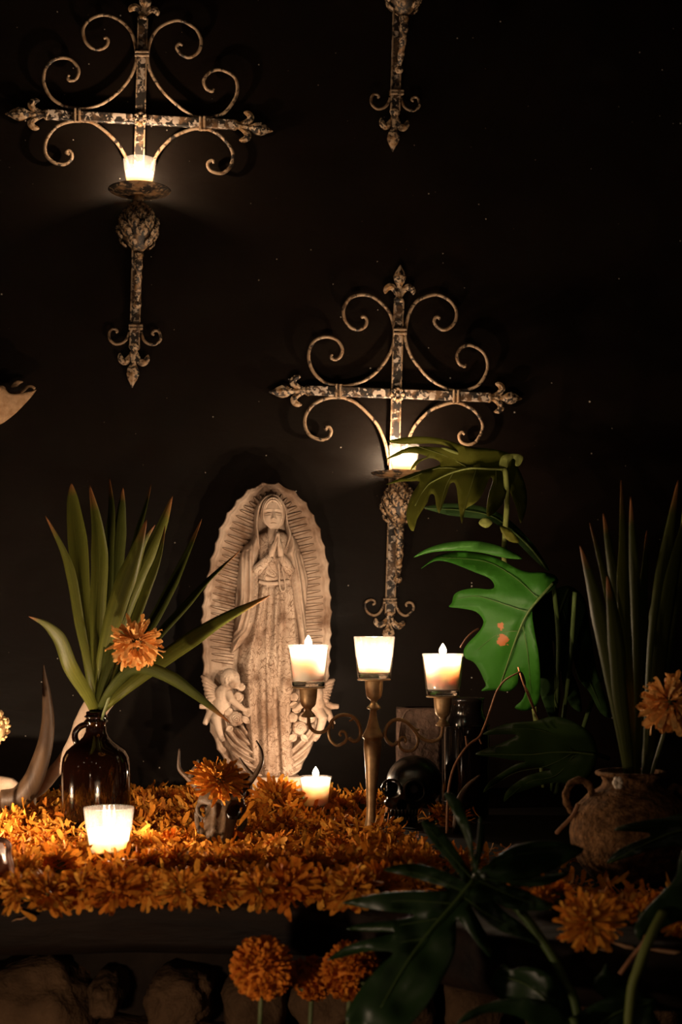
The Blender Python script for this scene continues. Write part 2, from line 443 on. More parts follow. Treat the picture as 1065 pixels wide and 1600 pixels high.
# stone plinth under the slab
plinth = MB().add([(-1.1, 1.84, -0.8), (1.2, 1.78, -0.8), (1.2, wall_y(1.2) - 0.005, -0.8), (-1.1, wall_y(-1.1) - 0.005, -0.8),
                   (-1.1, 1.84, -0.067), (1.2, 1.78, -0.067), (1.2, wall_y(1.2) - 0.005, -0.067), (-1.1, wall_y(-1.1) - 0.005, -0.067)],
                  [(3, 2, 1, 0), (4, 5, 6, 7), (0, 1, 5, 4), (1, 2, 6, 5), (2, 3, 7, 6), (3, 0, 4, 7)]).build('wall_front', M['mortar'], smooth=False)
plinth['kind'] = 'structure'
def rock_mesh(c, r, seed, sub=3):
    bm = bmesh.new(); bmesh.ops.create_icosphere(bm, subdivisions=sub, radius=1.0); mb = MB()
    off = Vector((seed * 7.3, seed * 3.1, seed * 1.7)); vs = []
    for v in bm.verts:
        d = v.co.normalized()
        q = Vector([math.copysign(abs(x) ** 0.72, x) for x in d])
        k = 1 + 0.22 * mnoise.noise(d * 1.6 + off) + 0.10 * mnoise.noise(d * 4.5 + off) + 0.05 * mnoise.noise(d * 11 + off)
        vs.append((c[0] + q.x * r[0] * k, c[1] + q.y * r[1] * k, c[2] + q.z * r[2] * k))
    bm.verts.index_update(); fs = [tuple(v.index for v in f.verts) for f in bm.faces]; bm.free()
    return mb.add(vs, fs)
spots = [(48, 1572, 100, 74), (172, 1545, 26, 32), (285, 1553, 52, 44), (400, 1566, 50, 50), (510, 1560, 56, 44), (625, 1566, 52, 52), (745, 1560, 60, 46), (870, 1566, 56, 52), (1000, 1562, 64, 46), (200, 1640, 70, 48), (345, 1655, 64, 50), (490, 1655, 70, 42), (70, 1690, 70, 50)]
for i, (px, py, rx, ry) in enumerate(spots):
    c = P(px, py, 1.79); s_ = 1.79 / F
    o = rock_mesh(c, (rx * s_, 0.075, ry * s_), i + 1, 4 if i < 3 else 3).build('stone', M['rock'], plinth)

# the live-edge slab the altar stands on
front = [(-260, 1404), (-100, 1408), (0, 1409), (100, 1406), (220, 1404), (330, 1405), (440, 1408), (540, 1412), (620, 1424), (700, 1446), (790, 1464), (880, 1472), (980, 1478), (1080, 1482), (1300, 1484)]
fe = []
for (px, py) in front:
    Y = EYE * F / (py - HOR); fe.append(((px - CX) / F * Y, Y))
fe = spl(fe, 10)
root = thing('altar_slab', 'thick dark live-edge wooden slab carrying the candles and flowers', 'slab', (0, 2.0, -0.067))
m = MB(); n = len(fe); rows = []
xs0, xs1 = fe[0][0], fe[-1][0]
for r, (dz, dy) in enumerate([(0.0, 0.30), (0.0, 0.02), (-0.004, 0.004), (-0.018, 0.0), (-0.036, 0.006), (-0.052, 0.004), (-0.0665, 0.016), (-0.0665, 0.25)]):
    row = []
    for i, (x, y) in enumerate(fe):
        w = 0.006 * mnoise.noise(Vector((x * 7, dz * 40, 3))) + 0.003 * mnoise.noise(Vector((x * 30, dz * 120, 9)))
        k = 0 if r in (0, 7) else 1
        zz = dz + (0.004 * mnoise.noise(Vector((x * 9, 5, 1))) if 2 < r < 7 else 0)
        row.append(len(m.v)); m.v.append((x, y + dy + w * k, max(zz, -0.067)))
    rows.append(row)
back_t = []; back_b = []
for (x, y) in fe: back_t.append(len(m.v)); m.v.append((x, wall_y(x) - 0.004, 0.0))
for (x, y) in fe: back_b.append(len(m.v)); m.v.append((x, wall_y(x) - 0.004, -0.067))
allr = [back_t] + rows + [back_b]
for a, b in zip(allr, allr[1:]):
    for i in range(n - 1): m.f.append((a[i], b[i], b[i + 1], a[i + 1]))
for i in range(n - 1): m.f.append((back_b[i], back_t[i], back_t[i + 1], back_b[i + 1]))
m.f.append(tuple(r[0] for r in allr)); m.f.append(tuple(r[-1] for r in reversed(allr)))
recal(m.build('plank', M['slab_wood'], root))
# bare splinters where the edge has worn
for (x0, y0, x1, y1, h) in [(766, 1470, 818, 1478, 5), (955, 1473, 992, 1483, 7), (1012, 1484, 1062, 1488, 8), (934, 1483, 950, 1485, 3), (18, 1439, 42, 1433, 3)]:
    mb = MB(); Yl = 1.405 if x0 > 700 else 1.622
    if x0 > 700: Yl = float(np.interp((x0 - CX) / F * 1.41, fe[:, 0], fe[:, 1])) - 0.002
    pts = [P(x0 + (x1 - x0) * q, y0 + (y1 - y0) * q + rng.uniform(-1, 1), Yl) for q in (0, .3, .6, .85, 1)]
    mb.tube(pts, [h * z * Yl / F * 0.5 for z in (.15, .8, 1, .9, .3)], 5, 0.8); mb.build('splinter', M['bare_wood'], root, smooth=False)

# ------------------------------------------------------------------ votive candles
def votive(loc, level, label, power=1.0, scale=1.0, square=False, group='lit votive candles'):
    r = thing('votive_candle', label, 'candle', loc, group)
    s = scale; fl = (lambda an, z: 0.013 * abs(math.cos(11 * an)) - 0.006) if not square else (lambda an, z: 0.13 * (min(1 / max(abs(math.cos(an)), abs(math.sin(an))), 1.22) - 1.1))
    mb = MB(); prof = [(0.0238, 0.0006), (0.0250, 0.003), (0.0266, 0.02), (0.0288, 0.044), (0.0309, 0.0628), (0.0304, 0.064), (0.0292, 0.0630), (0.0272, 0.044), (0.0250, 0.02), (0.0238, 0.0092)]
    mb.lathe([(a * s, z * s) for a, z in prof], 88, fl=fl); mb.f = [f for f in mb.f if len(f) == 4]
    o = link('glass', mb.mesh('glass'), M['votive_glass'], r)
    mb = MB().lathe([(0.0, 0.0004), (0.0222 * s, 0.0004), (0.0235 * s, 0.002 * s), (0.0236 * s, 0.0070 * s), (0.021 * s, 0.0080 * s), (0.0, 0.0062 * s)], 44, fl=lambda an, z: 0.03 * math.cos(22 * an))
    link('glass_base', mb.mesh('glass_base'), M['thick_glass'], r)
    rt = 0.0236 + (level - 0.009) * 0.098
    mb = MB().lathe([(0.0, 0.0094 * s), (0.0225 * s, 0.0094 * s), (0.0232 * s, 0.011 * s), (rt * s, level * s), ((rt - 0.001) * s, (level + 0.0006) * s), ((rt - 0.003) * s, (level - 0.0008) * s), (0.010 * s, (level - 0.0016) * s), (0.0, (level - 0.0016) * s)], 48, fl=fl if square else None)
    link('wax', mb.mesh('wax'), M['wax'], r)
    zt = (level - 0.002) * s
    mb = MB().tube([(0, 0, zt - 0.001), (0.0003, 0, zt + 0.004), (0.001, 0, zt + 0.007)], [0.0011, 0.001, 0.0007], 6); link('wick', mb.mesh('wick'), M['wick'], r)
    fz = zt + 0.0035
    mb = MB().lathe([(0.0, fz), (0.0028, fz + 0.001), (0.0050, fz + 0.004), (0.0055, fz + 0.007), (0.0046, fz + 0.0105), (0.0028, fz + 0.014), (0.0012, fz + 0.0165), (0.0, fz + 0.018)], 16)
    link('flame', mb.mesh('flame'), M['flame'], r)
    lamp('candle_light', (0, 0, fz + 0.009), CANDLE * power, 0.004, parent=r)
    return r

# ------------------------------------------------------------------ wrought-iron cross sconces on the wall
BAR = 0.014
def bar_obj(name, p0, p1, wpx, off, depth, parent, mat='iron_bar'):
    a = W(*p0, off); b = W(*p1, off); d = (b - a).normalized(); side = d.cross(WN).normalized()
    k = 2.72 / F
    return MB().prism(a, b, side, WN, wpx * k, depth).build(name, M[mat], parent, smooth=False)
def rod_obj(name, pts, rpx, off, parent, mat='iron_rod', ends=0.6):
    c = spl(pts, 5); k = 2.72 / F
    n = len(c); rad = [rpx * k * (1 if 2 < i < n - 3 else ends + 0.15) for i in range(n)]
    return MB().tube([W(x, y, off) for x, y in c], rad, 8, 0.8, WN).build(name, M[mat], parent)
def finial(base, tip, parent, off=BAR):
    b = np.array(base, float); t = np.array(tip, float); L = np.linalg.norm(t - b); u = (t - b) / L; s = np.array([-u[1], u[0]]); k = 2.72 / F
    mb = MB(); Wp = lambda q, o=off: W(q[0], q[1], o)
    # collar, stalk, diamond leaf, two curled side leaves
    pts = [Wp(b + u * L * f) for f in (-0.04, 0.0, 0.05, 0.10)]; mb.tube(pts, [7 * k, 8.5 * k, 8.5 * k, 6.5 * k], 8, 0.7, WN)
    pts = [Wp(b + u * L * f) for f in (0.08, 0.2, 0.34, 0.42, 0.47, 0.55, 0.68, 0.80, 0.9, 1.0)]
    mb.tube(pts, [6.5 * k, 5 * k, 4.2 * k, 4.6 * k, 6 * k, 9.5 * k, 11 * k, 8 * k, 4 * k, 0.8 * k], 6, 0.6, WN)
    for sg in (-1, 1):
        q = spl([b + u * L * 0.14 + s * sg * 3, b + u * L * 0.30 + s * sg * 7, b + u * L * 0.40 + s * sg * 13, b + u * L * 0.34 + s * sg * 20, b + u * L * 0.20 + s * sg * 22], 4)
        n = len(q); mb.tube([Wp(p) for p in q], [k * x for x in np.interp(np.linspace(0, 1, n), [0, .3, .6, .85, 1], [2.5, 5, 6, 4.5, 1])], 6, 0.6, WN)
    return mb.build('finial', M['iron_scale'], parent, smooth=False)
def scale_mesh():
    """one artichoke scale: a ribbed pointed leaf, tip at +z, face +x"""
    mb = MB(); nu, nv = 6, 7; vs = []
    for j in range(nv + 1):
        t = j / nv; w = 0.0085 * (math.sin(math.pi * (0.12 + 0.88 * t) ** 0.8) ** 0.8 + 0.02)
        for i in range(nu + 1):
            x = (i / nu * 2 - 1)
            rib = 0.0016 * math.sin((x * 2.2 + t * 5.0 * (1 if x > 0 else -1)) * 4) * (1 - abs(x) * 0.3)
            vs.append((0.0030 * (1 - x * x) + 0.003 * math.sin(t * 2.8) + rib - 0.0015 * abs(x), x * w * 1.25, t * 0.026))
    fs = [(j * (nu + 1) + i, j * (nu + 1) + i + 1, (j + 1) * (nu + 1) + i + 1, (j + 1) * (nu + 1) + i) for j in range(nv) for i in range(nu)]
    return mb.add(vs, fs).mesh('scale')
SCALE = scale_mesh(); SCALE.materials.append(M['iron_scale'])

def cross(label, top, ctr, bot, lft, rgt, scrolls, clamps, small, tray, bulb, group):
    root = thing('cross_sconce', label, 'sconce', W(*ctr, 0.0), group)
    v_top, v_tip = top; v_bot, v_btip = bot
    mb = bar_obj('upright_bar', v_top, v_bot, 15, BAR, 0.008, root)
    # raised bead down each edge of the upright
    for sg in (-7, 7): bar_obj('edge_bead', (v_top[0] + sg, v_top[1]), (v_bot[0] + sg, v_bot[1]), 2.2, BAR + 0.004, 0.004, root, 'iron_rod')
    bar_obj('cross_bar', lft[0], rgt[0], 15, BAR + 0.002, 0.008, root)
    for (b, t) in (top, bot, lft, rgt): finial(b, t, root)
    # rosette
    c = W(*ctr, BAR + 0.008); mb = MB()
    for i in range(8):
        an = i * math.pi / 4; d = WU * math.cos(an) + UP * math.sin(an); mb.ell(c + d * 0.0095, (0.0055, 0.004, 0.0055), 8, 6)
    mb.ell(c + WN * 0.002, (0.0055, 0.005, 0.0055), 10, 8); mb.build('rosette', M['iron_scale'], root)
    for sc in scrolls: rod_obj('scroll', sc, 2.7, BAR, root)
    for sc in small: rod_obj('scroll', sc, 2.2, BAR, root)
    for (x, y, w, h) in clamps:
        k = 2.72 / F; cb = bar_obj('clamp_band', (x, y - h / 2), (x, y + h / 2), w, BAR + 0.002, 0.016, root, 'iron_tray')
        for f in (-0.3, 0.3):
            if h < w: bar_obj('clamp_ridge', (x - w * .52, y + f * h), (x + w * .52, y + f * h), 3, BAR + 0.010, 0.004, root, 'iron_rod')
            else: bar_obj('clamp_ridge', (x + f * w, y - h * .52), (x + f * w, y + h * .52), 3, BAR + 0.010, 0.004, root, 'iron_rod')
    # drip tray with arm
    off = 0.078; tc = W(tray[0], tray[1], off)
    R = tray[2] * tc.y / F
    mb = MB().lathe([(0.0, -0.0075), (R * 0.35, -0.0068), (R * 0.7, -0.0045), (R * 0.95, 0.0002), (R, 0.0022), (R * 0.97, 0.0030), (R * 0.9, 0.0002), (R * 0.65, -0.0022), (R * 0.3, -0.0036), (0.0, -0.004)], 40, Matrix.Translation(tc))
    mb.build('drip_tray', M['iron_tray'], root)
    # artichoke bulb
    bc = W(bulb[0], bulb[1], off - 0.006); rb = bulb[2] * bc.y / F; hb = bulb[3] * bc.y / F
    prof = [(max(0.004, rb * 0.86 * math.sin(math.pi * t) ** 0.75), (t * 2 - 1) * hb * 0.97) for t in np.linspace(0, 1, 13)]
    core = MB().lathe(prof, 20, Matrix.Translation(bc)).build('artichoke_bulb', M['iron_tray'], root)
    for row in range(6):
        t = (row + 0.15) / 6.2; z = (1 - t * 2) * hb * 0.92; n = 7 if 0 < row < 5 else 5
        rr = rb * 0.84 * math.sin(math.pi * min(max((z / hb + 1) / 2, 0.12), 0.88)) ** 0.75
        for kx in range(n):
            an = 2 * math.pi * (kx + 0.5 * (row % 2)) / n + 0.35 - math.pi / 2
            slope = (0.5 - (z / hb + 1) / 2) * 1.6
            o = link('scale', SCALE, None, core)
            pos = bc + Vector((math.cos(an) * rr, math.sin(an) * rr, z - 0.006))
            o.location = pos - wloc(core)
            o.rotation_euler = (Euler((0, slope * 1.25, an))).to_matrix().to_euler()
            f = (0.8 if row in (0, 5) else 1.0) * rb / 0.037
            o.scale = (f, f, f)
    # stem between tray and bulb, tapering arm below the bulb with a ball at its tip
    MB().tube([tc + UP * -0.006, bc + UP * hb * 0.85], [0.009, 0.011], 12).build('neck', M['iron_tray'], root)
    a = bc - UP * hb * 0.9; tipw = W(bulb[0] - 2, bulb[1] + bulb[3] + 74, BAR + 0.018)
    pts = [a.lerp(tipw, f) + WN * 0.012 * math.sin(f * math.pi) for f in np.linspace(0, 1, 14)]
    mb = MB().tube(pts, [0.009 - 0.004 * f + 0.0012 * math.sin(f * 26) for f in np.linspace(0, 1, 14)], 10); mb.ell(tipw + UP * -0.004, 0.0085, 12, 8)
    mb.build('bracket_arm', M['iron_scale'], root)
    MB().tube([W(ctr[0] - 3, tray[1] + 22, BAR), bc], [0.006, 0.008], 10).build('wall_arm', M['iron_tray'], root)
    return root, tc
Z1 = lambda L: [(x / 2.42, y / 2.42) for x, y in L]
Z1b = lambda L: [(120 + x / 4.0, 220 + y / 4.0) for x, y in L]
Z2 = lambda L: [(410 + x / 2.536, 400 + y / 2.536) for x, y in L]
Z4 = lambda L: [(540 + x / 3.328, 670 + y / 3.328) for x, y in L]
s1 = [Z1([(392, 145), (404, 143), (408, 158), (400, 175), (375, 187), (345, 180), (320, 150), (315, 105), (345, 70), (390, 56), (430, 65), (470, 90), (500, 130), (515, 190), (517, 215), (510, 250), (490, 295), (450, 345), (390, 390), (330, 410), (290, 410), (240, 400), (190, 365), (165, 310), (172, 260), (200, 228), (240, 218), (275, 230), (297, 265), (288, 297), (265, 305), (254, 292), (262, 284)]),
      Z1([(690, 172), (676, 165), (668, 182), (685, 205), (715, 217), (750, 195), (760, 155), (740, 110), (690, 80), (650, 80), (600, 105), (570, 150), (558, 205), (562, 250), (580, 292), (620, 350), (680, 405), (735, 440), (780, 444), (810, 440), (850, 425), (890, 370), (897, 320), (880, 285), (830, 263), (790, 275), (770, 305), (780, 335), (800, 345), (808, 336)]),
      Z1([(262, 585), (250, 576), (260, 570), (271, 582), (268, 605), (240, 622), (200, 612), (172, 580), (175, 530), (210, 482), (255, 462), (300, 457), (345, 462), (390, 490), (440, 538), (470, 585), (490, 640)]),
      Z1([(808, 618), (803, 606), (786, 616), (788, 635), (805, 650), (840, 655), (870, 630), (880, 580), (850, 530), (805, 496), (760, 487), (720, 490), (660, 515), (620, 550), (590, 590), (570, 640)])]
sm1 = [Z1b([(244, 1200), (252, 1190), (240, 1178), (215, 1180), (200, 1210), (208, 1245), (240, 1270), (280, 1265), (310, 1240), (326, 1195)]),
       Z1b([(484, 1215), (472, 1206), (480, 1190), (505, 1188), (520, 1210), (522, 1245), (490, 1272), (445, 1268), (415, 1240), (404, 1195)])]
c1, t1 = cross('rusty wrought-iron cross sconce hanging high on the left of the black wall', ((223, 30), (229, -12)), (219.5, 186), ((210, 540), (206, 606)), ((75, 179), (8, 178)), ((365, 195), (426, 205)),
      s1, [(221.5, 84, 21, 9), (120.5, 180, 11, 20), (316, 193, 11, 20), (212, 511, 21, 8)], sm1, (218, 299, 49), (216, 356, 32, 42), 'iron cross sconces on the wall')
s2 = [Z2([(392, 246), (397, 240), (408, 244), (413, 260), (405, 280), (380, 292), (350, 283), (325, 250), (322, 205), (350, 165), (400, 153), (450, 170), (500, 220), (520, 280), (521, 320), (515, 360), (490, 410), (450, 460), (400, 495), (340, 513), (295, 513), (250, 503), (205, 465), (183, 410), (190, 360), (215, 330), (255, 320), (295, 333), (315, 365), (310, 395), (290, 410), (270, 402), (276, 390)]),
      Z2([(700, 252), (697, 242), (684, 245), (681, 265), (705, 290), (735, 288), (762, 260), (768, 220), (745, 180), (700, 155), (660, 157), (610, 180), (580, 230), (567, 290), (567, 335), (588, 395), (620, 440), (660, 485), (720, 522), (765, 533), (815, 528), (860, 505), (890, 450), (885, 400), (860, 370), (820, 353), (785, 365), (770, 395), (778, 425), (798, 437), (806, 430)]),
      Z2([(256, 690), (248, 682), (262, 677), (272, 695), (260, 720), (230, 728), (190, 712), (170, 680), (170, 635), (200, 590), (250, 565), (300, 560), (340, 568), (380, 590), (440, 650), (470, 700), (490, 760), (500, 830)]),
      Z2([(800, 708), (790, 698), (778, 712), (785, 735), (810, 747), (840, 740), (862, 710), (872, 670), (850, 625), (810, 595), (765, 580), (715, 590), (660, 615), (610, 665), (585, 710), (565, 770)])]
sm2 = [Z4([(138, 915), (150, 908), (145, 893), (125, 890), (106, 902), (102, 927), (115, 955), (145, 970), (172, 960), (192, 930), (198, 900)]),
       Z4([(318, 925), (314, 912), (326, 903), (345, 908), (353, 932), (340, 955), (310, 972), (280, 955), (262, 920), (260, 900)])]
c2, t2 = cross('rusty wrought-iron cross sconce on the wall above the candelabra', ((623, 471), (625, 414)), (620.5, 616), ((609, 958), (605, 1006)), ((483, 610), (420, 613)), ((762, 621), (815, 623)),
      s2, [(624.5, 518, 20, 10), (528, 611, 11, 20), (712, 620, 11, 20), (609, 939, 20, 9)], sm2, (626, 741, 47), (623, 788, 28, 40), 'iron cross sconces on the wall')
c3 = copy_tree(c1); c3['label'] = 'wrought-iron cross sconce cut off by the top edge, only its foot in view'
d3 = W(613, 237, BAR) - W(206, 606, BAR); c3.location = c1.location + d3
def on_tray(t): return t + UP * -0.0038
votive(on_tray(t1), 0.040, 'votive candle on the tray of the upper left iron cross', 0.75, 0.96)
votive(on_tray(t2) + WU * 0.006, 0.036, 'votive candle on the iron cross, partly hidden by the olive leaf', 0.85, 0.92)

# ------------------------------------------------------------------ brass candelabra and its candles
CY = 2.15; ck = CY / F
Z7 = lambda L: [(430 + x / 3.227, 970 + y / 3.227) for x, y in L]
base = P(579, 1303, CY); base.z = 0.0
cand = thing('candelabra', 'three-armed antique brass candelabra with scrolled arms', 'candelabra', base)
def axis_lathe(name, prof, x0, seg=28, lean=0.0):
    """prof: (half width px, row px) about a vertical axis at column x0 (top) leaning by lean px per row"""
    mb = MB(); vs = []; fs = []
    for (r, py) in prof:
        c = P(x0(py), py, CY)
        for k in range(seg):
            an = 2 * math.pi * k / seg; vs.append((c.x + r * ck * math.cos(an), c.y + r * ck * math.sin(an), max(c.z, 0.0005)))
    for i in range(len(prof) - 1):
        for k in range(seg):
            k2 = (k + 1) % seg; fs.append((i * seg + k, (i + 1) * seg + k, (i + 1) * seg + k2, i * seg + k2))
    fs.append(tuple(range(seg))); fs.append(tuple(len(vs) - 1 - k for k in range(seg)))
    return mb.add(vs, fs).build(name, M['brass'], cand)
ax = lambda py: 584.0 - (py - 1064) * 0.022
axis_lathe('stem', [(10, 1106), (6, 1108), (5, 1112), (6.5, 1122), (10, 1136), (14, 1145), (16, 1148), (16.5, 1151), (15.5, 1153), (13.5, 1155), (14, 1158), (13.8, 1170), (12.2, 1185), (10.5, 1205), (8.8, 1230), (7.6, 1250), (7.2, 1264), (8, 1278), (9.8, 1290), (11.8, 1298), (13, 1303)], ax)
def cup(x, y):                       # y = row of the cup's rim
    f = lambda py: x
    axis_lathe('drip_plate', [(2, y - 2.4), (25, y - 2.4), (26.5, y - 1.2), (25, y), (2, y + 0.2)], f)
    axis_lathe('cup', [(14, y), (14.3, y + 2), (13.4, y + 14), (12, y + 24), (10, y + 28), (6, y + 31), (4.8, y + 34), (6.5, y + 37), (11, y + 42), (11.3, y + 44), (8, y + 45.5), (3, y + 46)], f)
cups = [(481.5, 1075.5), (584, 1063), (691.5, 1089.5)]
for c in cups: cup(*c)
def arm(pts, r0=3.2, r1=3.2, name='arm'):
    c = spl(pts, 6); n = len(c)
    return MB().tube([P(x, y, CY) for x, y in c], [ck * (r0 + (r1 - r0) * i / n) for i in range(n)], 10, nref=(0, 1, 0)).build(name, M['brass'], cand)
arm([(481.5, 1118)] + Z7([(170, 520), (182, 545), (208, 562), (240, 560), (270, 535), (290, 500), (330, 475), (380, 480), (415, 510), (430, 560), (420, 595), (400, 608), (378, 598), (374, 588)]), 2.9, 2.9)
arm(Z7([(272, 530), (268, 570), (280, 605), (310, 628), (345, 615), (360, 590), (350, 562), (332, 558), (324, 572), (332, 582)]), 2.6, 2.0, 'arm_scroll')
arm(Z7([(285, 505), (291, 525), (290, 545)]), 3, 1, 'arm_leaf'); arm(Z7([(395, 490), (385, 500), (372, 505)]), 3, 0.8, 'arm_leaf')
arm([(691.5, 1132)] + Z7([(840, 570), (828, 592), (800, 606), (760, 604), (720, 578), (690, 540), (650, 505), (600, 500), (565, 530), (553, 570), (565, 605), (590, 625), (610, 617), (614, 606)]), 2.9, 2.9)
arm(Z7([(712, 565), (719, 610), (700, 648), (660, 658), (630, 640), (622, 610), (635, 588), (653, 590), (658, 606), (648, 612)]), 2.6, 2.0, 'arm_scroll')
arm(Z7([(697, 545), (712, 552), (726, 548)]), 3, 0.8, 'arm_leaf'); arm(Z7([(555, 555), (548, 566), (545, 578)]), 3, 0.8, 'arm_leaf')
for (q, lv, lb) in [((481.5, 1073), 0.0585, 'votive candle on the candelabra arm nearest the statue'), ((584.5, 1060.6), 0.033, 'votive candle on the tall middle cup of the candelabra'), ((691.5, 1087), 0.0595, 'votive candle on the candelabra arm beside the bright green leaf')]:
    votive(P(q[0], q[1], CY), lv, lb, 1.0, 1.0)
q = P(170, 1360, 1.905); q.z = 0.004
votive(q, 0.036, 'votive candle set in the petals before the brown jug', 1.0, 1.08)
q = P(493, 1262, 2.42); q.z = 0.004
votive(q, 0.0605, 'square votive candle at the foot of the statue', 0.55, 0.9, True)
q = P(-95, 1330, 2.05); q.z = 0.0
votive(q, 0.04, 'votive candle standing past the left edge beside the horned skull', 2.0)
# ------------------------------------------------------------------ cast-stone relief statue
SA = WA * 0.7; LEAN = math.radians(4.0)
SO = P(425, 1213, 2.56)
SR = Vector((math.cos(SA), math.sin(SA), 0))
SNh = Vector((math.sin(SA), -math.cos(SA), 0))
SU = (UP * math.cos(LEAN) - SNh * math.sin(LEAN)); SN = (SNh * math.cos(LEAN) + UP * math.sin(LEAN))
SK = 2.56 / F
def S(px, py, h=0.0):
    d = Vector(((px - CX) / F, 1, -(py - HOR) / F)); o = Vector((0, 0, EYE))
    t = (SO - o).dot(SN) / d.dot(SN)
    return o + d * t + SN * (h * SK)
srect = S(425, 1213); srect.z = 0.0
statue = thing('statue', 'pale cast-stone relief statue of a praying veiled woman in a rayed oval', 'statue', srect)
def relief(name, poly, hf, mat='cast_stone', step=1.3, smooth_n=4, parent=None):
    pl = spl(poly, smooth_n, True) if smooth_n else np.array(poly, float)
    pts, fs, D = fill(pl, step)
    h = hf(pts[:, 0], pts[:, 1], D)
    mb = MB().add([S(p[0], p[1], q) for p, q in zip(pts, h)], fs)
    return recal_up(mb.build(name, M[mat], parent or statue))
def recal_up(o):
    me = o.data; s = 0.0
    for p in list(me.polygons)[:400]: s += p.normal.dot(SN)
    if s < 0: me.flip_normals()
    return o
rnd = lambda D, w: np.sqrt(np.clip(1 - (1 - np.clip(D / w, 0, 1)) ** 2, 0, 1))
G = lambda x, y, cx, cy, sx, sy: np.exp(-(((x - cx) / sx) ** 2 + ((y - cy) / sy) ** 2) / 2)

# the oval plate with its scalloped rim
left = [(409, 753), (386, 764), (369, 781), (354, 801), (342, 825), (336, 848), (328, 873), (323, 900), (318, 923), (315, 947), (313, 969), (313, 998), (315, 1026), (316, 1056), (319, 1084), (322, 1110), (328, 1143), (339, 1171), (352, 1195), (366, 1211)]
right = [(459, 1212), (479, 1182), (495, 1149), (504, 1125), (510, 1104), (513, 1080), (515, 1056), (517, 1033), (518, 1010), (518.5, 991), (519, 956), (518, 934), (516, 906), (514, 880), (508, 854), (501, 826), (491, 805), (479, 785), (461, 767), (435, 754)]
oval = np.array(left + right, float)
o3 = []
n = len(oval)
for i in range(n):                                   # each scallop: a shallow hollow between two points
    a = oval[i]; b = oval[(i + 1) % n]; nrm = np.array([-(b - a)[1], (b - a)[0]]); nrm = nrm / (np.linalg.norm(nrm) + 1e-9)
    cdir = np.array([416., 985.]) - (a + b) / 2
    if nrm @ cdir < 0: nrm = -nrm
    flat = 0 if (a[1] > 1205 and b[1] > 1205) else 1
    for k in range(6):
        t = k / 6; o3.append(a + (b - a) * t + nrm * 2.6 * math.sin(math.pi * t) * flat)
o3 = np.array(o3)
pts, fs, D = fill(o3, 2.0)
h = np.where(D < 9, 5.5 * rnd(D, 3) * 1.0, 0) ; h = np.where(D >= 9, 5.5 * np.clip(1 - (D - 9) / 2.5, 0, 1) - 0.0, h) - 1.0
h = h + 0.8 * np.sin(D * 1.2) * (D < 10)
mb = MB(); nv = len(pts)
mb.v = [tuple(S(p[0], p[1], q)) for p, q in zip(pts, h)] + [tuple(S(p[0], p[1], -15)) for p in o3]
mb.f = list(fs)
key = {}
for i, p in enumerate(pts): key[(round(p[0], 3), round(p[1], 3))] = i
ring = [key.get((round(p[0], 3), round(p[1], 3))) for p in o3]; L = len(o3)
for i in range(L):
    j = (i + 1) % L
    if ring[i] is not None and ring[j] is not None: mb.f.append((ring[i], ring[j], nv + j, nv + i))
mb.f.append(tuple(range(nv, nv + L)))
recal(mb.build('oval_plate', M['cast_stone'], statue))
# rays: a narrow spike each, standing off the plate
def ray(a, b, w):
    a = np.array(a, float); b = np.array(b, float); u = (b - a) / np.linalg.norm(b - a); s = np.array([-u[1], u[0]])
    mb = MB(); vs = []
    for (f, ww, hh) in ((0, w, 2.4), (0.5, w * 0.72, 2.4), (0.88, w * 0.36, 1.9), (1.0, 0.15, 0.5)):
        c = a + (b - a) * f
        vs += [S(*(c - s * (ww + 0.75)), -0.85), S(*(c - s * ww * 0.8), hh), S(*(c + s * ww * 0.8), hh), S(*(c + s * (ww + 0.75)), -0.85)]
    fs = [(i * 4 + k, i * 4 + k + 1, i * 4 + 5 + k, i * 4 + 4 + k) for i in range(3) for k in range(3)]
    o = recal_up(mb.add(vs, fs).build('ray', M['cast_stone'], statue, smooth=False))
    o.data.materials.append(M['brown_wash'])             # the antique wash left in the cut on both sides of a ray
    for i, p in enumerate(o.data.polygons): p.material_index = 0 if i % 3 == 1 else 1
    return o
def edge_hit(c, d):
    best = None
    for i in range(n):
        a = oval[i]; b = oval[(i + 1) % n]; e = b - a; den = d[0] * e[1] - d[1] * e[0]
        if abs(den) < 1e-9: continue
        t = ((a[0] - c[0]) * e[1] - (a[1] - c[1]) * e[0]) / den; u = ((a[0] - c[0]) * d[1] - (a[1] - c[1]) * d[0]) / den
        if t > 0 and 0 <= u <= 1 and (best is None or t < best): best = t
    return best
rr = random.Random(3)
body_x = lambda y, sg: np.interp(y, [800, 845, 880, 930, 980, 1040], [397, 382, 370, 366, 362, 358]) if sg < 0 else np.interp(y, [800, 845, 880, 930, 980, 1040], [449, 462, 474, 481, 478, 478])
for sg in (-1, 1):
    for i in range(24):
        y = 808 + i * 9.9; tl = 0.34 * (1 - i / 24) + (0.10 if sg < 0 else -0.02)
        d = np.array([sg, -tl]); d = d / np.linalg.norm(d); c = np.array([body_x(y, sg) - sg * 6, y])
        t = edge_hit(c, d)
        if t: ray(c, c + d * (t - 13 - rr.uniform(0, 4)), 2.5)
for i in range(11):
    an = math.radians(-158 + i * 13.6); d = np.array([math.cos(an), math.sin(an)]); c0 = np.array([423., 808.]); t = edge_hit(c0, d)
    ray(c0 + d * 29, c0 + d * (t - 13 - rr.uniform(0, 4)), 2.4)

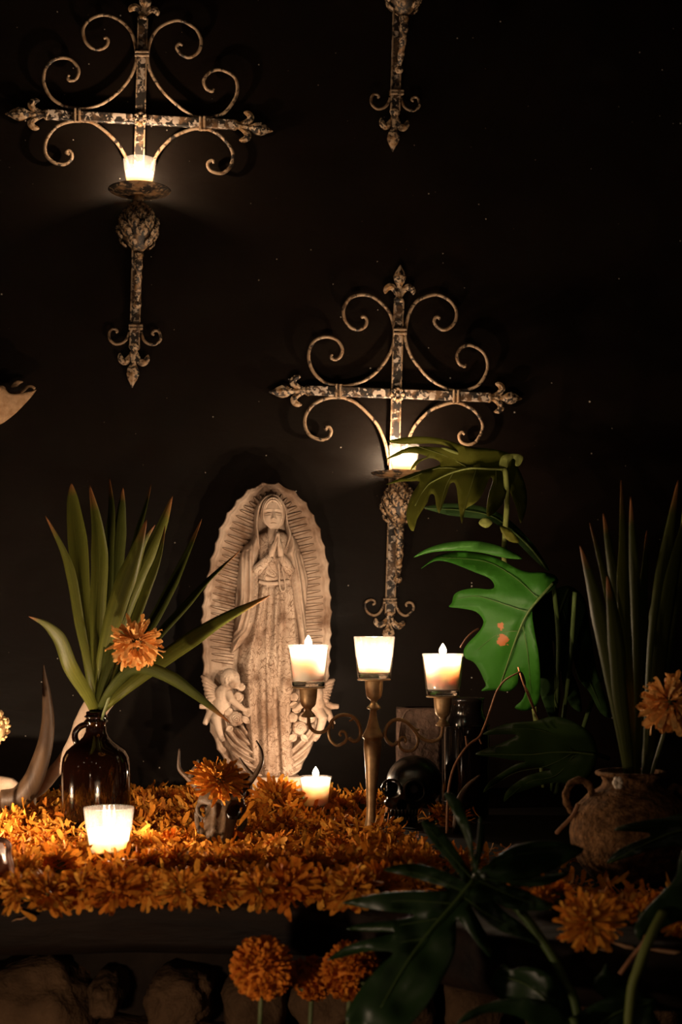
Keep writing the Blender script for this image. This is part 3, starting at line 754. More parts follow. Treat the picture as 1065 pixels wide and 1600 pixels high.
# gown
def gown_h(x, y, D):
    c = np.interp(y, [835, 900, 1000, 1100, 1211], [426, 428, 422, 418, 428]); hw = np.interp(y, [835, 900, 980, 1040, 1085, 1211], [24, 27, 42, 50, 42, 40])
    u = (x - c) / hw
    h = 20 * rnd(D, 16) + 7 * np.sqrt(np.clip(1 - u * u, 0, 1))
    fold = np.where(y > 918, 1.0, 0.25) * (4.2 * np.sin(u * 9 + 0.004 * (y - 900) * 3) + 2.4 * np.sin(u * 17 + y * 0.012))
    ridge = 3.5 * np.exp(-((x - np.interp(y, [918, 1000, 1211], [420, 414, 418])) / 2.2) ** 2) * (y > 920) + 3.0 * np.exp(-((x - np.interp(y, [918, 1000, 1211], [428, 427, 440])) / 2.0) ** 2) * (y > 920)
    waist = -5 * np.exp(-((y - 914) / 7.0) ** 2)
    knee = 6 * G(x, y, 440, 1075, 11, 60)
    return h + fold + ridge + waist + knee - 2
relief('gown', [(404, 835), (450, 835), (456, 870), (460, 920), (466, 975), (472, 1040), (462, 1085), (457, 1120), (457, 1170), (462, 1211), (402, 1211), (390, 1170), (382, 1130), (378, 1085), (370, 1040), (376, 1000), (388, 980), (398, 930), (400, 880)], gown_h, 'embroidered_stone', 1.6)
# mantle panels: rolled inner border, long folds
def mantle_h(sg):
    def f(x, y, D):
        inner = np.interp(y, [835, 870, 905, 935, 960, 985, 1020], [406, 404, 404, 404, 401, 394, 362]) if sg < 0 else np.interp(y, [835, 868, 902, 934, 967, 1000, 1050], [452, 443, 450, 454, 460, 466, 471])
        di = np.abs(x - inner)
        h = 31 * rnd(D, 14) - 0.30 * np.clip(di - 4, 0, 40)
        h += 2.2 * np.exp(-(D / 1.8 - 1.2) ** 2) - 3.2 * np.exp(-((di - 12) / 1.2) ** 2)
        h += (3.6 * np.sin(di * 0.42 + y * 0.01) + 1.6 * np.sin(di * 0.9 - y * 0.02)) * (y > 862) * np.clip((di - 12) / 5, 0, 1)
        return h - 2
    return f
relief('mantle_panel', [(399, 832), (390, 845), (381, 853), (375, 868), (371, 887), (368, 910), (366, 935), (364, 980), (360, 1016), (364, 1020), (374, 1011), (386, 999), (395, 983), (401, 960), (404, 930), (404, 905), (402, 885), (405, 862), (406, 842)], mantle_h(-1), step=1.2)
relief('mantle_panel', [(452, 834), (463, 846), (470, 862), (476, 885), (481, 905), (480, 925), (478, 960), (479, 1000), (476, 1046), (470, 1050), (466, 1000), (460, 967), (454, 934), (450, 902), (448, 880), (441, 868), (449, 850)], mantle_h(1), step=1.2)
# zigzag braid along each mantle border
for (pth, sg) in (([(402, 890), (404, 920), (402, 950), (397, 975)], -1), ([(451, 892), (453, 925), (457, 955), (464, 985)], 1)):
    c = spl(pth, 10); zz = []
    for i, p in enumerate(c): zz.append(S(p[0] + sg * (3 if i % 2 else 8.5), p[1], 30.6 - (1.4 if i % 2 == 0 else 0)))
    MB().tube(zz, 0.7 * SK, 5).build('braid', M['cast_stone'], statue)
# veil framing the head
def veil_h(x, y, D):
    h = 36 * rnd(D, 7) - 2
    return h + 1.4 * np.exp(-((D - 1.6) / 0.9) ** 2) - 0.04 * np.clip(y - 800, 0, 100)
relief('veil', [(422, 774), (433, 777), (442, 787), (447, 800), (450, 820), (455, 836), (452, 850), (444, 865), (439, 868), (444, 850), (446, 836), (443, 815), (441, 800), (434, 790), (423, 783), (411, 790), (405, 803), (403, 822), (405, 845), (405, 864), (398, 850), (396, 826), (397, 803), (402, 788), (411, 777)], veil_h, step=0.9)
# head: face with brow, lids, nose, mouth and parted hair
def face_h(x, y, D):
    ax_ = 423.8 + (y - 806) * 0.03
    u = (x - ax_) / 16.5; v = (y - 806) / 25.5
    h = 20 + 21 * np.sqrt(np.clip(1 - 0.92 * np.abs(u) ** 2.2 - 0.8 * np.abs(v) ** 2.4, 0.0, 1)) - 0.10 * (y - 806)
    h += -5.0 * (G(x, y, 416.3, 806.0, 3.3, 2.0) + G(x, y, 431.5, 806.0, 3.3, 2.0))                 # sockets
    h += 3.0 * (G(x, y, 416.3, 807.6, 2.5, 1.1) + G(x, y, 431.5, 807.6, 2.5, 1.1))                  # lowered lids
    h += -2.2 * (G(x, y, 416.3, 809.1, 2.8, 0.5) + G(x, y, 431.5, 809.1, 2.8, 0.5))
    h += 1.3 * (G(x, y, 416.0, 802.2, 4.2, 1.0) + G(x, y, 431.8, 802.2, 4.2, 1.0))                  # brow
    nz = np.clip((y - 801) / 15.5, 0, 1)
    h += 7.5 * nz ** 1.1 * np.exp(-((x - 424.2) / (1.1 + 1.1 * nz)) ** 2 / 1.4) * (1 / (1 + np.exp((y - 817.2) * 2.2)))
    h += 1.5 * (G(x, y, 421.8, 816.0, 1.0, 1.0) + G(x, y, 427.0, 816.0, 1.0, 1.0))
    h += 2.3 * G(x, y, 424.8, 821.0, 4.6, 2.6)
    h += -4.0 * np.exp(-((y - 821.6 - 0.018 * (x - 424.8) ** 2) / 0.55) ** 2) * np.exp(-((x - 424.8) / 4.6) ** 4)
    h += 0.9 * G(x, y, 424.8, 823.4, 2.6, 0.9) - 0.9 * G(x, y, 424.8, 825.2, 3.4, 0.7) + 1.6 * G(x, y, 425.2, 828.2, 4, 2.0)
    h += 1.2 * (G(x, y, 414.5, 815, 3.5, 4) + G(x, y, 434.0, 815, 3.5, 4))
    # hair: outside the face oval, in wavy locks swept from a centre parting
    fo = np.sqrt(((x - ax_) / 14.2) ** 2 + ((y - 811) / np.where(y < 811, 22.0, 20.5)) ** 2)
    hair = 1 / (1 + np.exp(-(fo - 1.02) * 26))
    return (h + hair * (3.0 + 1.8 * np.sin(fo * 40 + 0.25 * (y - 800))) - 1.8 * np.exp(-((x - 422.5) / 0.7) ** 2) * (y < 791)) * 0.97
relief('head', [(423, 782), (433, 785), (440, 794), (443, 806), (442, 818), (437, 826), (431, 831), (426, 832.5), (420, 830), (413, 824), (407, 816), (405, 806), (408, 793), (414, 785)], face_h, step=0.55)
MB().tube([S(425, 826, 22), S(424, 838, 19), S(424, 850, 15)], [8.5 * SK, 8 * SK, 12 * SK], 14).build('neck', M['cast_stone'], statue)
# sleeves, praying hands
for sg, xs in ((-1, (398, 401, 411, 420)), (1, (453, 449, 443, 435.5))):
    MB().tube([S(xs[0], 897, 18), S(xs[1], 892, 25), S(xs[2], 882, 32), S(xs[3], 873.5, 37)], [7 * SK, 8.5 * SK, 7.5 * SK, 6.2 * SK], 14).build('sleeve', M['embroidered_stone'], statue)
    hb = MB(); wx = xs[3]; mx = 423.6 if sg < 0 else 433.6
    hb.tube([S(wx, 874, 38.5), S(mx + sg * 1.0, 864, 40), S(mx + (1.4 if sg < 0 else -0.6), 857, 40.5), S(mx + (3.0 if sg < 0 else -1.3), 851, 40)], [4.4 * SK, 5.2 * SK, 4.8 * SK, 3.4 * SK], 10, 1.25, SN)
    for q, (dh, ln) in enumerate(((3.6, 838.5), (1.2, 836.5), (-1.2, 837.5), (-3.4, 841))):
        hb.tube([S(mx + (1.2 if sg < 0 else -0.8), 858, 40.5 + dh), S(mx + (3.4 if sg < 0 else -1.8), 848, 41 + dh), S(429.3 + (0 if sg < 0 else 2.4), ln + 3, 41 + dh), S(429.8 + (0 if sg < 0 else 1.6), ln, 41 + dh)], [2.0 * SK, 2.1 * SK, 1.7 * SK, 1.0 * SK], 8)
    hb.tube([S(mx - sg * 0.5, 866, 44), S(mx - sg * 2.4, 858, 45.5), S(428.8 + (0 if sg < 0 else 2.8), 850, 45), S(429.4 + (0 if sg < 0 else 1.8), 846, 44)], [2.2 * SK, 2.2 * SK, 1.7 * SK, 1.0 * SK], 8)
    hb.build('hand', M['cast_stone'], statue)
# sash and its hanging loop
c = spl([(403, 911), (412, 913.5), (424, 914.5), (436, 913), (450, 910)], 5)
MB().tube([S(x, y, 27.5 - 0.011 * (x - 427) ** 2) for x, y in c], 3.0 * SK, 8, 0.6, SN).build('sash', M['cast_stone'], statue)
c = spl([(432, 884), (433.5, 900), (434, 915), (435.5, 924), (439.5, 927), (443, 922), (441.5, 908), (437.5, 888)], 5)
MB().tube([S(x, y, 32) for x, y in c], 1.2 * SK, 7).build('cord_loop', M['cast_stone'], statue)
# gathered cloth at the foot, both sides
def swag(pv, k, ph):
    def f(x, y, D):
        r = np.hypot(x - pv[0], y - pv[1])
        return 16 * rnd(D, 7) + 6.0 * np.sin(r * k + ph) + 1.4 * np.sin(r * k * 2.3 + x * 0.1) - 1.5
    return f
relief('gathered_cloth', [(346, 1128), (356, 1124), (368, 1136), (379, 1128), (387, 1142), (394, 1168), (404, 1192), (414, 1211), (384, 1211), (369, 1195), (354, 1163)], swag((430, 1100), 0.62, 0), step=1.3)
relief('gathered_cloth', [(495, 1147), (488, 1128), (472, 1138), (460, 1158), (448, 1178), (432, 1194), (414, 1211), (459, 1212), (478, 1184)], swag((395, 1085), 0.55, 1), step=1.3)
# roses and leaves
def rose(cx, cy, h0, r, seed):
    rg = random.Random(seed); mb = MB(); ph = rg.uniform(0, 6)
    mb.ell(S(cx, cy, h0), (0.78 * r * SK, 0.5 * r * SK, 0.78 * r * SK), 14, 8)
    for i in range(5):                                   # outer petals, each a cupped patch leaning out
        a0 = ph + i * 2 * math.pi / 5; vs = []
        for j in range(4):
            t = j / 3
            for k in range(7):
                q = k / 6 * 2 - 1; a_ = a0 + q * 0.72; rr_ = r * (0.45 + 0.55 * t - 0.12 * q * q * t)
                vs.append(S(cx + rr_ * math.cos(a_), cy + rr_ * math.sin(a_), h0 + 0.45 * r - 0.55 * r * t * t + 0.9 * math.sin(t * 3) + (i % 2) * 0.6))
        mb.add(vs, [(j * 7 + k, j * 7 + k + 1, j * 7 + 8 + k, j * 7 + 7 + k) for j in range(3) for k in range(6)])
    sp_ = []                                             # rolled heart: a spiral lip
    for k in range(34):
        t = k / 33; a_ = ph + t * 2 * math.pi * 2.3; rr_ = r * (0.06 + 0.52 * t)
        sp_.append(S(cx + rr_ * math.cos(a_), cy + rr_ * math.sin(a_), h0 + r * (0.62 - 0.22 * t * t)))
    mb.tube(sp_, [SK * r * (0.085 + 0.03 * k / 33) for k in range(34)], 6)
    return solid(mb.build('rose', M['cast_stone'], statue), 0.0006)
for i, (cx, cy, h0, r) in enumerate([(375, 1074, 24, 7), (370, 1089, 25, 8), (367, 1123, 23, 12.5), (385, 1113, 23, 8.5), (356, 1113, 21, 8), (457, 1090, 23, 8), (455, 1121, 24, 8.5), (472, 1122, 22, 9), (466, 1137, 23, 12), (480, 1110, 20, 8.5), (463, 1106, 22, 6.5)]):
    rose(cx, cy, h0, r, i)
def stone_leaf(x0, y0, x1, y1, w, h0):
    a = np.array([x0, y0], float); b = np.array([x1, y1], float); u = b - a; s = np.array([-u[1], u[0]]) / np.linalg.norm(u); vs = []
    for t in np.linspace(0, 1, 6):
        ww = w * math.sin(math.pi * min(0.05 + t * 0.95, 1)) ** 0.8 + 0.1
        for q in (-1, -0.5, 0, 0.5, 1): vs.append(S(*(a + u * t + s * ww * q), h0 + 3 * abs(q) - 2.5 * t * t + 2))
    solid(MB().add(vs, [(j * 5 + k, j * 5 + k + 1, j * 5 + 6 + k, j * 5 + 5 + k) for j in range(5) for k in range(4)]).build('stone_leaf', M['cast_stone'], statue), 0.0012)
for q in [(368, 1098, 378, 1086, 5, 26), (376, 1120, 388, 1130, 5, 24), (362, 1136, 352, 1142, 5, 20), (463, 1100, 449, 1104, 5, 24), (455, 1108, 466, 1112, 5, 24), (460, 1148, 450, 1158, 6, 20), (478, 1128, 490, 1120, 5, 20), (484, 1102, 492, 1112, 6, 22), (468, 1148, 478, 1158, 5, 19), (488, 1100, 496, 1112, 5, 21)]:
    stone_leaf(*q)
# two winged child figures at the sides
def cherub(mir):
    X = (lambda x: x) if not mir else (lambda x: 838 - x)
    s = lambda x, y, h: S(X(x), y, h)
    e = lambda r: tuple(v * SK for v in r)
    mb = MB()
    mb.ell(s(358, 1061, 25), e((15.5, 14, 16)), 18, 12); mb.ell(s(364, 1067, 30), e((10, 9, 10)), 14, 10); mb.ell(s(370.0, 1066.5, 36.5), e((1.7, 2.0, 2.4)), 10, 6); mb.ell(s(366, 1073, 35), e((3.4, 3, 2.4)), 10, 6); mb.ell(s(360, 1070, 36), e((4.5, 4, 4)), 10, 6)
    mb.ell(s(369, 1074, 31), e((4, 4, 4)), 10, 8)
    mb.ell(s(349, 1085, 19), e((14, 12, 15)), 16, 10); mb.ell(s(346, 1100, 17), e((14, 12, 14)), 16, 10)
    tb = lambda pts, rad: mb.tube([s(*p) for p in pts], [r * SK for r in rad], 12)
    tb([(355, 1082, 26), (360, 1094, 31), (370, 1102, 31), (379, 1109, 29), (384, 1110, 27)], [6.5, 6, 5, 4, 3])
    tb([(344, 1108, 18), (336, 1122, 24), (340, 1138, 20), (345, 1152, 14), (349, 1157, 17)], [9, 8, 6, 4.5, 3.5])
    tb([(340, 1106, 14), (328, 1114, 17), (322, 1126, 14), (319, 1132, 16)], [8.5, 7, 5, 4])
    tb([(335, 1098, 12), (320, 1104, 16), (311, 1104, 15)], [6, 5, 4])
    def sc(co): return co
    out = fuse(mb, 0.0013, 3)
    return out.build('cherub', M['cast_stone'], statue)
for mir in (False, True):
    body = cherub(mir)
    X = (lambda x: x) if not mir else (lambda x: 838 - x)
    for i in range(7):                                # feathers of the wing
        t = i / 6
        a = np.array([340 - t * 2, 1078 + t * 12]); b = np.array([314 + t * 8, 1056 + t * 40]) if not mir else np.array([317 + t * 10, 1062 + t * 36])
        u = b - a; sd = np.array([-u[1], u[0]]) / np.linalg.norm(u); vs = []
        for q in np.linspace(0, 1, 5):
            ww = 4.4 * (0.7 + 0.5 * q) * (1 if q < 0.95 else 0.35)
            for k in (-1, 0, 1): p = a + u * q + sd * ww * k; vs.append(S(X(p[0]), p[1], 10 + i * 1.3 + (2.4 if k == 0 else 0) + 3 * math.sin(q * 3)))
        solid(MB().add(vs, [(j * 3 + k, j * 3 + k + 1, j * 3 + 4 + k, j * 3 + 3 + k) for j in range(4) for k in range(2)]).build('feather', M['cast_stone'], body), 0.0016)
    mb = MB()                                          # curls of hair
    rg = random.Random(5)
    for i in range(26):
        an = rg.uniform(0, 2 * math.pi); q = math.sqrt(rg.random()); x = 355 + 12 * q * math.cos(an); y = 1058 + 11 * q * math.sin(an)
        if x > 362 and y > 1060: continue
        hh = 25 + 12.5 * math.sqrt(max(0, 1 - ((x - 358) / 14) ** 2 - ((y - 1062) / 14.5) ** 2))
        mb.ell(S(X(x), y, hh), tuple(v * SK for v in (2.6, 2.0, 2.2)), 8, 6)
    mb.build('hair_curls', M['cast_stone'], body)
# plinth block under it
a = S(431, 1211, 0)
mb = MB().box((a.x, a.y - 0.008, a.z / 2), (0.088, 0.075, a.z), Matrix.Rotation(SA, 3, 'Z'), 0.06); mb.build('foot_block', M['cast_stone'], statue, smooth=False)
# ------------------------------------------------------------------ leaves, flowers
def ribbon(ctrl, width, parent, mat, twist=0.0, fold=0.35, name='leaf', wprof=None, n=7):
    """blade leaf: ctrl = [(px, py, Y)...] base to tip, width in px"""
    c = spl(ctrl, n); N = len(c); mb = MB(); vs = []; uv = []
    pts = [P(*q) for q in c]
    for i in range(N):
        t = i / (N - 1)
        tan = (pts[min(i + 1, N - 1)] - pts[max(i - 1, 0)]).normalized()
        view = (pts[i] - Vector((0, 0, EYE))).normalized()
        side = tan.cross(view).normalized(); nrm = side.cross(tan).normalized()
        a = twist * (0.3 + t); s2 = side * math.cos(a) + nrm * math.sin(a); n2 = nrm * math.cos(a) - side * math.sin(a)
        w = width * 0.5 * (np.interp(t, [0, 0.12, 0.4, 0.65, 0.85, 0.95, 1], [0.55, 0.6, 0.95, 1.0, 0.55, 0.2, 0.03]) if wprof is None else np.interp(t, *wprof)) * c[i][2] / F
        for k, q in enumerate((-1, -0.55, 0, 0.55, 1)):
            vs.append(pts[i] + s2 * w * q + n2 * w * fold * (abs(q) - 0.5)); uv.append(((q + 1) / 2, t))
    fs = [(i * 5 + k, i * 5 + k + 1, i * 5 + 6 + k, i * 5 + 5 + k) for i in range(N - 1) for k in range(4)]
    o = mb.add(vs, fs).build(name, M[mat], parent)
    ul = o.data.uv_layers.new(name='UVMap')
    for lp in o.data.loops: ul.data[lp.index].uv = uv[lp.vertex_index]
    return solid(o, 0.0007)
def blade(poly, yf, parent, mat, rib=None, name='leaf', step=9, n=4, veins=(), ribr=2.2, thick=0.0008, puff=1.0):
    """broad leaf from its outline; yf(px,py) gives the distance, rib = midrib polyline, veins = side veins"""
    pl = spl(poly, n, True); pts, fs, D = fill(pl, step)
    off = np.zeros(len(pts))
    for v in ([rib] if rib else []) + list(veins):
        off += 0.0035 * np.exp(-(pdist(spl(v, 4), pts, False) / 7.0) ** 2) * puff
    rip = np.array([mnoise.noise(Vector((p[0] / 42, p[1] / 42, 1.3))) for p in pts]) * 0.006 * puff
    mb = MB().add([P(p[0], p[1], yf(p[0], p[1]) + o_ + r_) for p, o_, r_ in zip(pts, off, rip)], fs)
    o = mb.build(name, M[mat], parent); me = o.data
    if sum(p.normal.y for p in list(me.polygons)[:200]) > 0: me.flip_normals()
    ul = me.uv_layers.new(name='UVMap')
    solid(o, thick)
    if rib:
        c = spl(rib, 6); k = len(c)
        MB().tube([P(x, y, yf(x, y) - 0.0004) for x, y in c], [ribr * yf(x, y) / F * (1 - 0.75 * i / k) for i, (x, y) in enumerate(c)], 7).build('midrib', M['leaf_rib'] if mat != 'leaf_olive' else M['leaf_stem'], o)
    for v in veins:
        c = spl(v, 5); k = len(c)
        MB().tube([P(x, y, yf(x, y) + 0.0012) for x, y in c], [0.7 * yf(x, y) / F * (1 - 0.7 * i / k) for i, (x, y) in enumerate(c)], 6).build('vein', M['leaf_rib'] if mat != 'leaf_olive' else M['leaf_stem'], o)
    return o
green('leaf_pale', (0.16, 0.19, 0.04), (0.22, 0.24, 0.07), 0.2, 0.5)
green('leaf_green2', (0.018, 0.07, 0.010), (0.028, 0.09, 0.012), 0.2, 0.36)
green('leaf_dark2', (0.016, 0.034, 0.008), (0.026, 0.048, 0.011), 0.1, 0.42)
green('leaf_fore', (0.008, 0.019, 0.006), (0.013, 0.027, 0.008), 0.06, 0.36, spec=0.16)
green('leaf_rib', (0.035, 0.06, 0.015), (0.06, 0.085, 0.025), 0.0, 0.45)
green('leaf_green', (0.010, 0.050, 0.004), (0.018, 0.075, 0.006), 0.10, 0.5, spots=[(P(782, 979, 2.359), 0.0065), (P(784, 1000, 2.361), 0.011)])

# --- brown jug with its yucca shoot and marigold
JY = 2.13; jk = JY / F
jb = P(150, 1306, JY); jb.z = 0.0
jug = thing('glass_jug', 'dark amber glass jug with a small ring handle, left of the statue', 'jug', jb)
def jrow(py): return EYE - (py - HOR) / F * JY
prof = [(0, 1304), (49, 1304), (52, 1300), (53.5, 1292), (53.5, 1206), (53, 1194), (51, 1183), (46, 1173), (37, 1165), (27, 1158), (20, 1151), (16, 1143), (15.5, 1130), (17, 1128), (17, 1125), (15, 1123), (16.5, 1121), (16.5, 1118), (15, 1116), (15.6, 1113), (14, 1111.5), (12, 1113), (12, 1143), (16, 1154), (32, 1168), (45, 1180), (50, 1198), (50.5, 1290), (47, 1298), (0, 1299)]
mb = MB().lathe([(r * jk, max(jrow(y), 0.0008)) for r, y in prof], 56, Matrix.Translation((jb.x, JY, 0))); mb.build('body', M['amber'], jug)
c = spl([(141, 1131), (128, 1134), (119, 1142), (117, 1152), (122, 1163), (132, 1167), (140, 1163)], 5)
MB().tube([P(x, y, JY - 0.004) for x, y in c], 5.0 * jk, 10).build('ring_handle', M['amber'], jug)
for (y, r) in ((1127, 17.6), (1119.5, 17.2)):
    MB().lathe([(r * jk + 0.0012 * math.cos(a), jrow(y) + 0.0012 * math.sin(a)) for a in np.linspace(0, 2 * math.pi, 8, False)], 36, Matrix.Translation((jb.x, JY, 0)), close=True).build('thread_ring', M['amber'], jug)
yu = thing('yucca_shoot', 'fan of long green sword leaves standing in the amber jug', 'plant', P(150, 1150, JY))
B = (151, 1112, JY)
leaves = [
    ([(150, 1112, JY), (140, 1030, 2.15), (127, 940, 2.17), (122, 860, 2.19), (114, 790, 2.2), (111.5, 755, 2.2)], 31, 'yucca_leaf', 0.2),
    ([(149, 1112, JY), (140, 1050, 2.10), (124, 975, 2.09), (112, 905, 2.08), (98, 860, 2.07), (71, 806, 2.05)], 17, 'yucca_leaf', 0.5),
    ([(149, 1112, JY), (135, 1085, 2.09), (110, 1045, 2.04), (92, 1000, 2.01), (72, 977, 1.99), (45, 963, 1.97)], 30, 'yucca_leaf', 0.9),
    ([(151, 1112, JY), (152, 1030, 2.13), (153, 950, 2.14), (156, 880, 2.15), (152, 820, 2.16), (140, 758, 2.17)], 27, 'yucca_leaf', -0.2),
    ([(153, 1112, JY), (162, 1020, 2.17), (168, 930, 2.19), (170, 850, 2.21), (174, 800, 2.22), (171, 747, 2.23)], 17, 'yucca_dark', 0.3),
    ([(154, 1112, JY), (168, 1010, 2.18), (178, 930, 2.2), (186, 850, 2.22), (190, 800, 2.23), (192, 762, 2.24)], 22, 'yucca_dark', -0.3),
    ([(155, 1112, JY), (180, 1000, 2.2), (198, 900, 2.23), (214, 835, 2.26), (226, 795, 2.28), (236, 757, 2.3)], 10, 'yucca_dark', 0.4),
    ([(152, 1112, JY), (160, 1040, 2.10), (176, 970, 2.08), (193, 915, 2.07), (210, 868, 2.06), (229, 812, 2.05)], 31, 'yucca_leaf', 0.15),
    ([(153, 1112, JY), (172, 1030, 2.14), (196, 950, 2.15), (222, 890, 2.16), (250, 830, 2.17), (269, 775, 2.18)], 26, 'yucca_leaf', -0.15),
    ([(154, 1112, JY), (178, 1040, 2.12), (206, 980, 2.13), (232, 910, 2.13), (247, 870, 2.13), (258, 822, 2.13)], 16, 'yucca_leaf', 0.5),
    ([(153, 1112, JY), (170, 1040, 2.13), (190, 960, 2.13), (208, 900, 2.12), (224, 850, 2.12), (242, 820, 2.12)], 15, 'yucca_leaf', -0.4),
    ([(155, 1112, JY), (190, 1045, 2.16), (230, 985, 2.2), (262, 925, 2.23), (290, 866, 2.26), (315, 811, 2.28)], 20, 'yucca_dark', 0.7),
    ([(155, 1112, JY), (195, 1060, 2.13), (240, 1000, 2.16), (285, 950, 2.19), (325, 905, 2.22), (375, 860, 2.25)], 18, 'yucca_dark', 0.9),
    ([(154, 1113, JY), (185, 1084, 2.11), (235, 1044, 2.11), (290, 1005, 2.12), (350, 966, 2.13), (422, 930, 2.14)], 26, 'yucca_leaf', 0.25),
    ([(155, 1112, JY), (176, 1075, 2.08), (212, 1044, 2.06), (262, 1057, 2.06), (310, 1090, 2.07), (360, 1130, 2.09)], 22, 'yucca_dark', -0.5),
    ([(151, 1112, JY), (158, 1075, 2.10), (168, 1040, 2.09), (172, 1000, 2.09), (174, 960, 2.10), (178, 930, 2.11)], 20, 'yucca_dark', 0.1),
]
for (ct, w, mt, tw) in leaves: ribbon(ct, w, yu, mt, tw)

# --- marigolds
def petal_strip(mb, M_, L, w, curl, ruf, rg):
    vs = []
    for (t, ww) in ((0, 0.25), (0.4, 0.72), (0.75, 1.0), (0.93, 0.78), (1.0, 0.28)):
        for q in (-1, 0, 1):
            vs.append(M_ @ Vector((q * w * ww * 0.5, t * L, curl * t * t * L + ruf * rg.uniform(-1, 1) * t + 0.12 * w * abs(q) * (1 - t))))
    mb.add(vs, [(i * 3 + k, i * 3 + k + 1, i * 3 + 4 + k, i * 3 + 3 + k) for i in range(4) for k in range(2)])
def marigold_mesh(R, n, seed, spread=105, wid=0.42, flat=0.75, ragged=0.25, inner=0.25, jit=0.28):
    rg = random.Random(seed); mb = MB()
    if inner > 0.5: mb.ell((0, 0, 0), (R * 0.72, R * 0.72, R * 0.72 * flat), 16, 10)
    for i in range(n):
        f = (i + 0.5) / n; th = math.radians(spread) * f ** 0.62; ph = i * 2.39996 + rg.uniform(-0.2, 0.2); th += rg.uniform(-jit, jit)
        d = Vector((math.sin(th) * math.cos(ph), math.sin(th) * math.sin(ph), math.cos(th)))
        up = Vector((0, 0, 1)); side = d.cross(up)
        side = side.normalized() if side.length > 1e-3 else Vector((1, 0, 0)); side.rotate(Matrix.Rotation(rg.uniform(-4 * jit, 4 * jit), 3, d)); nn = side.cross(d)
        r1 = R * (1 + rg.uniform(-ragged, ragged * 0.6)) ; r0 = R * inner
        M_ = Matrix(((side.x, d.x, nn.x, 0), (side.y, d.y, nn.y, 0), (side.z, d.z, nn.z, 0), (0, 0, 0, 1)))
        M_ = Matrix.Diagonal((1, 1, flat, 1)) @ Matrix.Translation(d * r0) @ M_
        petal_strip(mb, M_, r1 - r0, R * wid * (0.65 + 0.5 * f), rg.uniform(-0.28 - jit, 0.12 + jit), R * 0.07, rg)
    return mb
FL = {}
for k, (R, n, sp, wid, flat, rag, mt) in dict(
        a=(0.030, 170, 108, 0.27, 0.62, 0.28, 'petal'), b=(0.027, 130, 112, 0.26, 0.58, 0.42, 'petal'), c=(0.031, 150, 100, 0.24, 0.55, 0.45, 'petal_deep'),
        d=(0.026, 120, 125, 0.28, 0.7, 0.38, 'petal'), pom=(0.036, 520, 150, 0.17, 0.92, 0.08, 'petal_deep'), ray=(0.036, 190, 150, 0.22, 0.95, 0.34, 'petal_pale'), shag=(0.036, 190, 118, 0.19, 0.42, 0.32, 'petal')).items():
    me = marigold_mesh(R, n, hash(k) % 1000 if False else sum(map(ord, k)), sp, wid, flat, rag, *((0.62, 0.2) if k == 'pom' else ())).mesh('petals'); me.materials.append(M[mt])
    cm = MB().lathe([(0, -R * 0.75 * flat - 0.004), (R * 0.16, -R * 0.72 * flat - 0.003), (R * 0.3, -R * 0.4 * flat), (R * 0.36, -R * 0.05), (0, R * 0.1)], 12).mesh('calyx'); cm.materials.append(M['stem'])
    FL[k] = (me, cm, R)
def marigold(kind, loc, label, rot=(0, 0, 0), s=1.0, group=None, stem=None):
    me, cm, R = FL[kind]
    r = thing('marigold', label, 'flower', loc, group)
    for nme, d in (('petals', me), ('calyx', cm)):
        o = link(nme, d, None, r); o.rotation_euler = rot; o.scale = (s, s, s)
    if stem: MB().tube(stem[0], stem[1], 8).build('stem', M['stem'], r)
    return r
lp = P(213, 1004, 2.03)
marigold('ray', lp, 'pale orange marigold among the sword leaves in the amber jug', (math.radians(28), 0.25, math.radians(-8)), 1.05,
         stem=([P(214, 1012, 2.06), P(196, 1050, 2.07), P(170, 1090, 2.10), P(153, 1140, JY)], [0.0022] * 4))
# bed of heads on the slab; Y from the row where each rests
def on_slab(px, py, lift=0.0):
    Y = (EYE - lift) * F / (py - HOR); return Vector(((px - CX) / F * Y, Y, lift))
ORD = ['leftmost', 'second', 'third', 'fourth', 'fifth', 'sixth', 'seventh', 'eighth', 'ninth', 'tenth', 'eleventh', 'twelfth', 'thirteenth', 'fourteenth', 'fifteenth', 'sixteenth']
def nth(i): return 'leftmost' if i == 0 else ORD[i] + ' from the left'
rb = random.Random(21); FB = 'marigold heads heaped along the front edge of the slab'
frontrow = [(-30, 1388), (22, 1392), (72, 1396), (128, 1388), (186, 1392), (238, 1388), (292, 1392), (344, 1388), (398, 1390), (450, 1386), (502, 1384), (552, 1390), (598, 1384)]
for i, (px, py) in enumerate(sorted(frontrow)):
    l = on_slab(px + rb.uniform(-8, 8), py, 0.022); marigold(rb.choice('abcd'), l, 'orange marigold head, %s in the front row along the slab edge' % nth(i), (math.radians(rb.uniform(30, 85)), rb.uniform(-0.5, 0.5), rb.uniform(-0.8, 0.8)), rb.uniform(0.85, 1.1), FB)
SB = 'marigold heads in the second row of the bed'
for i, (px, py) in enumerate([(-20, 1352), (40, 1360), (95, 1350), (232, 1348), (285, 1345), (330, 1352), (385, 1348), (436, 1352), (490, 1350), (535, 1345), (585, 1350), (630, 1346), (655, 1352)]):
    l = on_slab(px + rb.uniform(-8, 8), py, 0.02); marigold(rb.choice('abcd'), l, 'orange marigold head, %s in the second row of the petal bed' % nth(i), (rb.uniform(0, 1.0), rb.uniform(-0.6, 0.6), rb.uniform(0, 6)), rb.uniform(0.8, 1.0), SB)
TB = 'marigold heads in the middle of the petal bed'
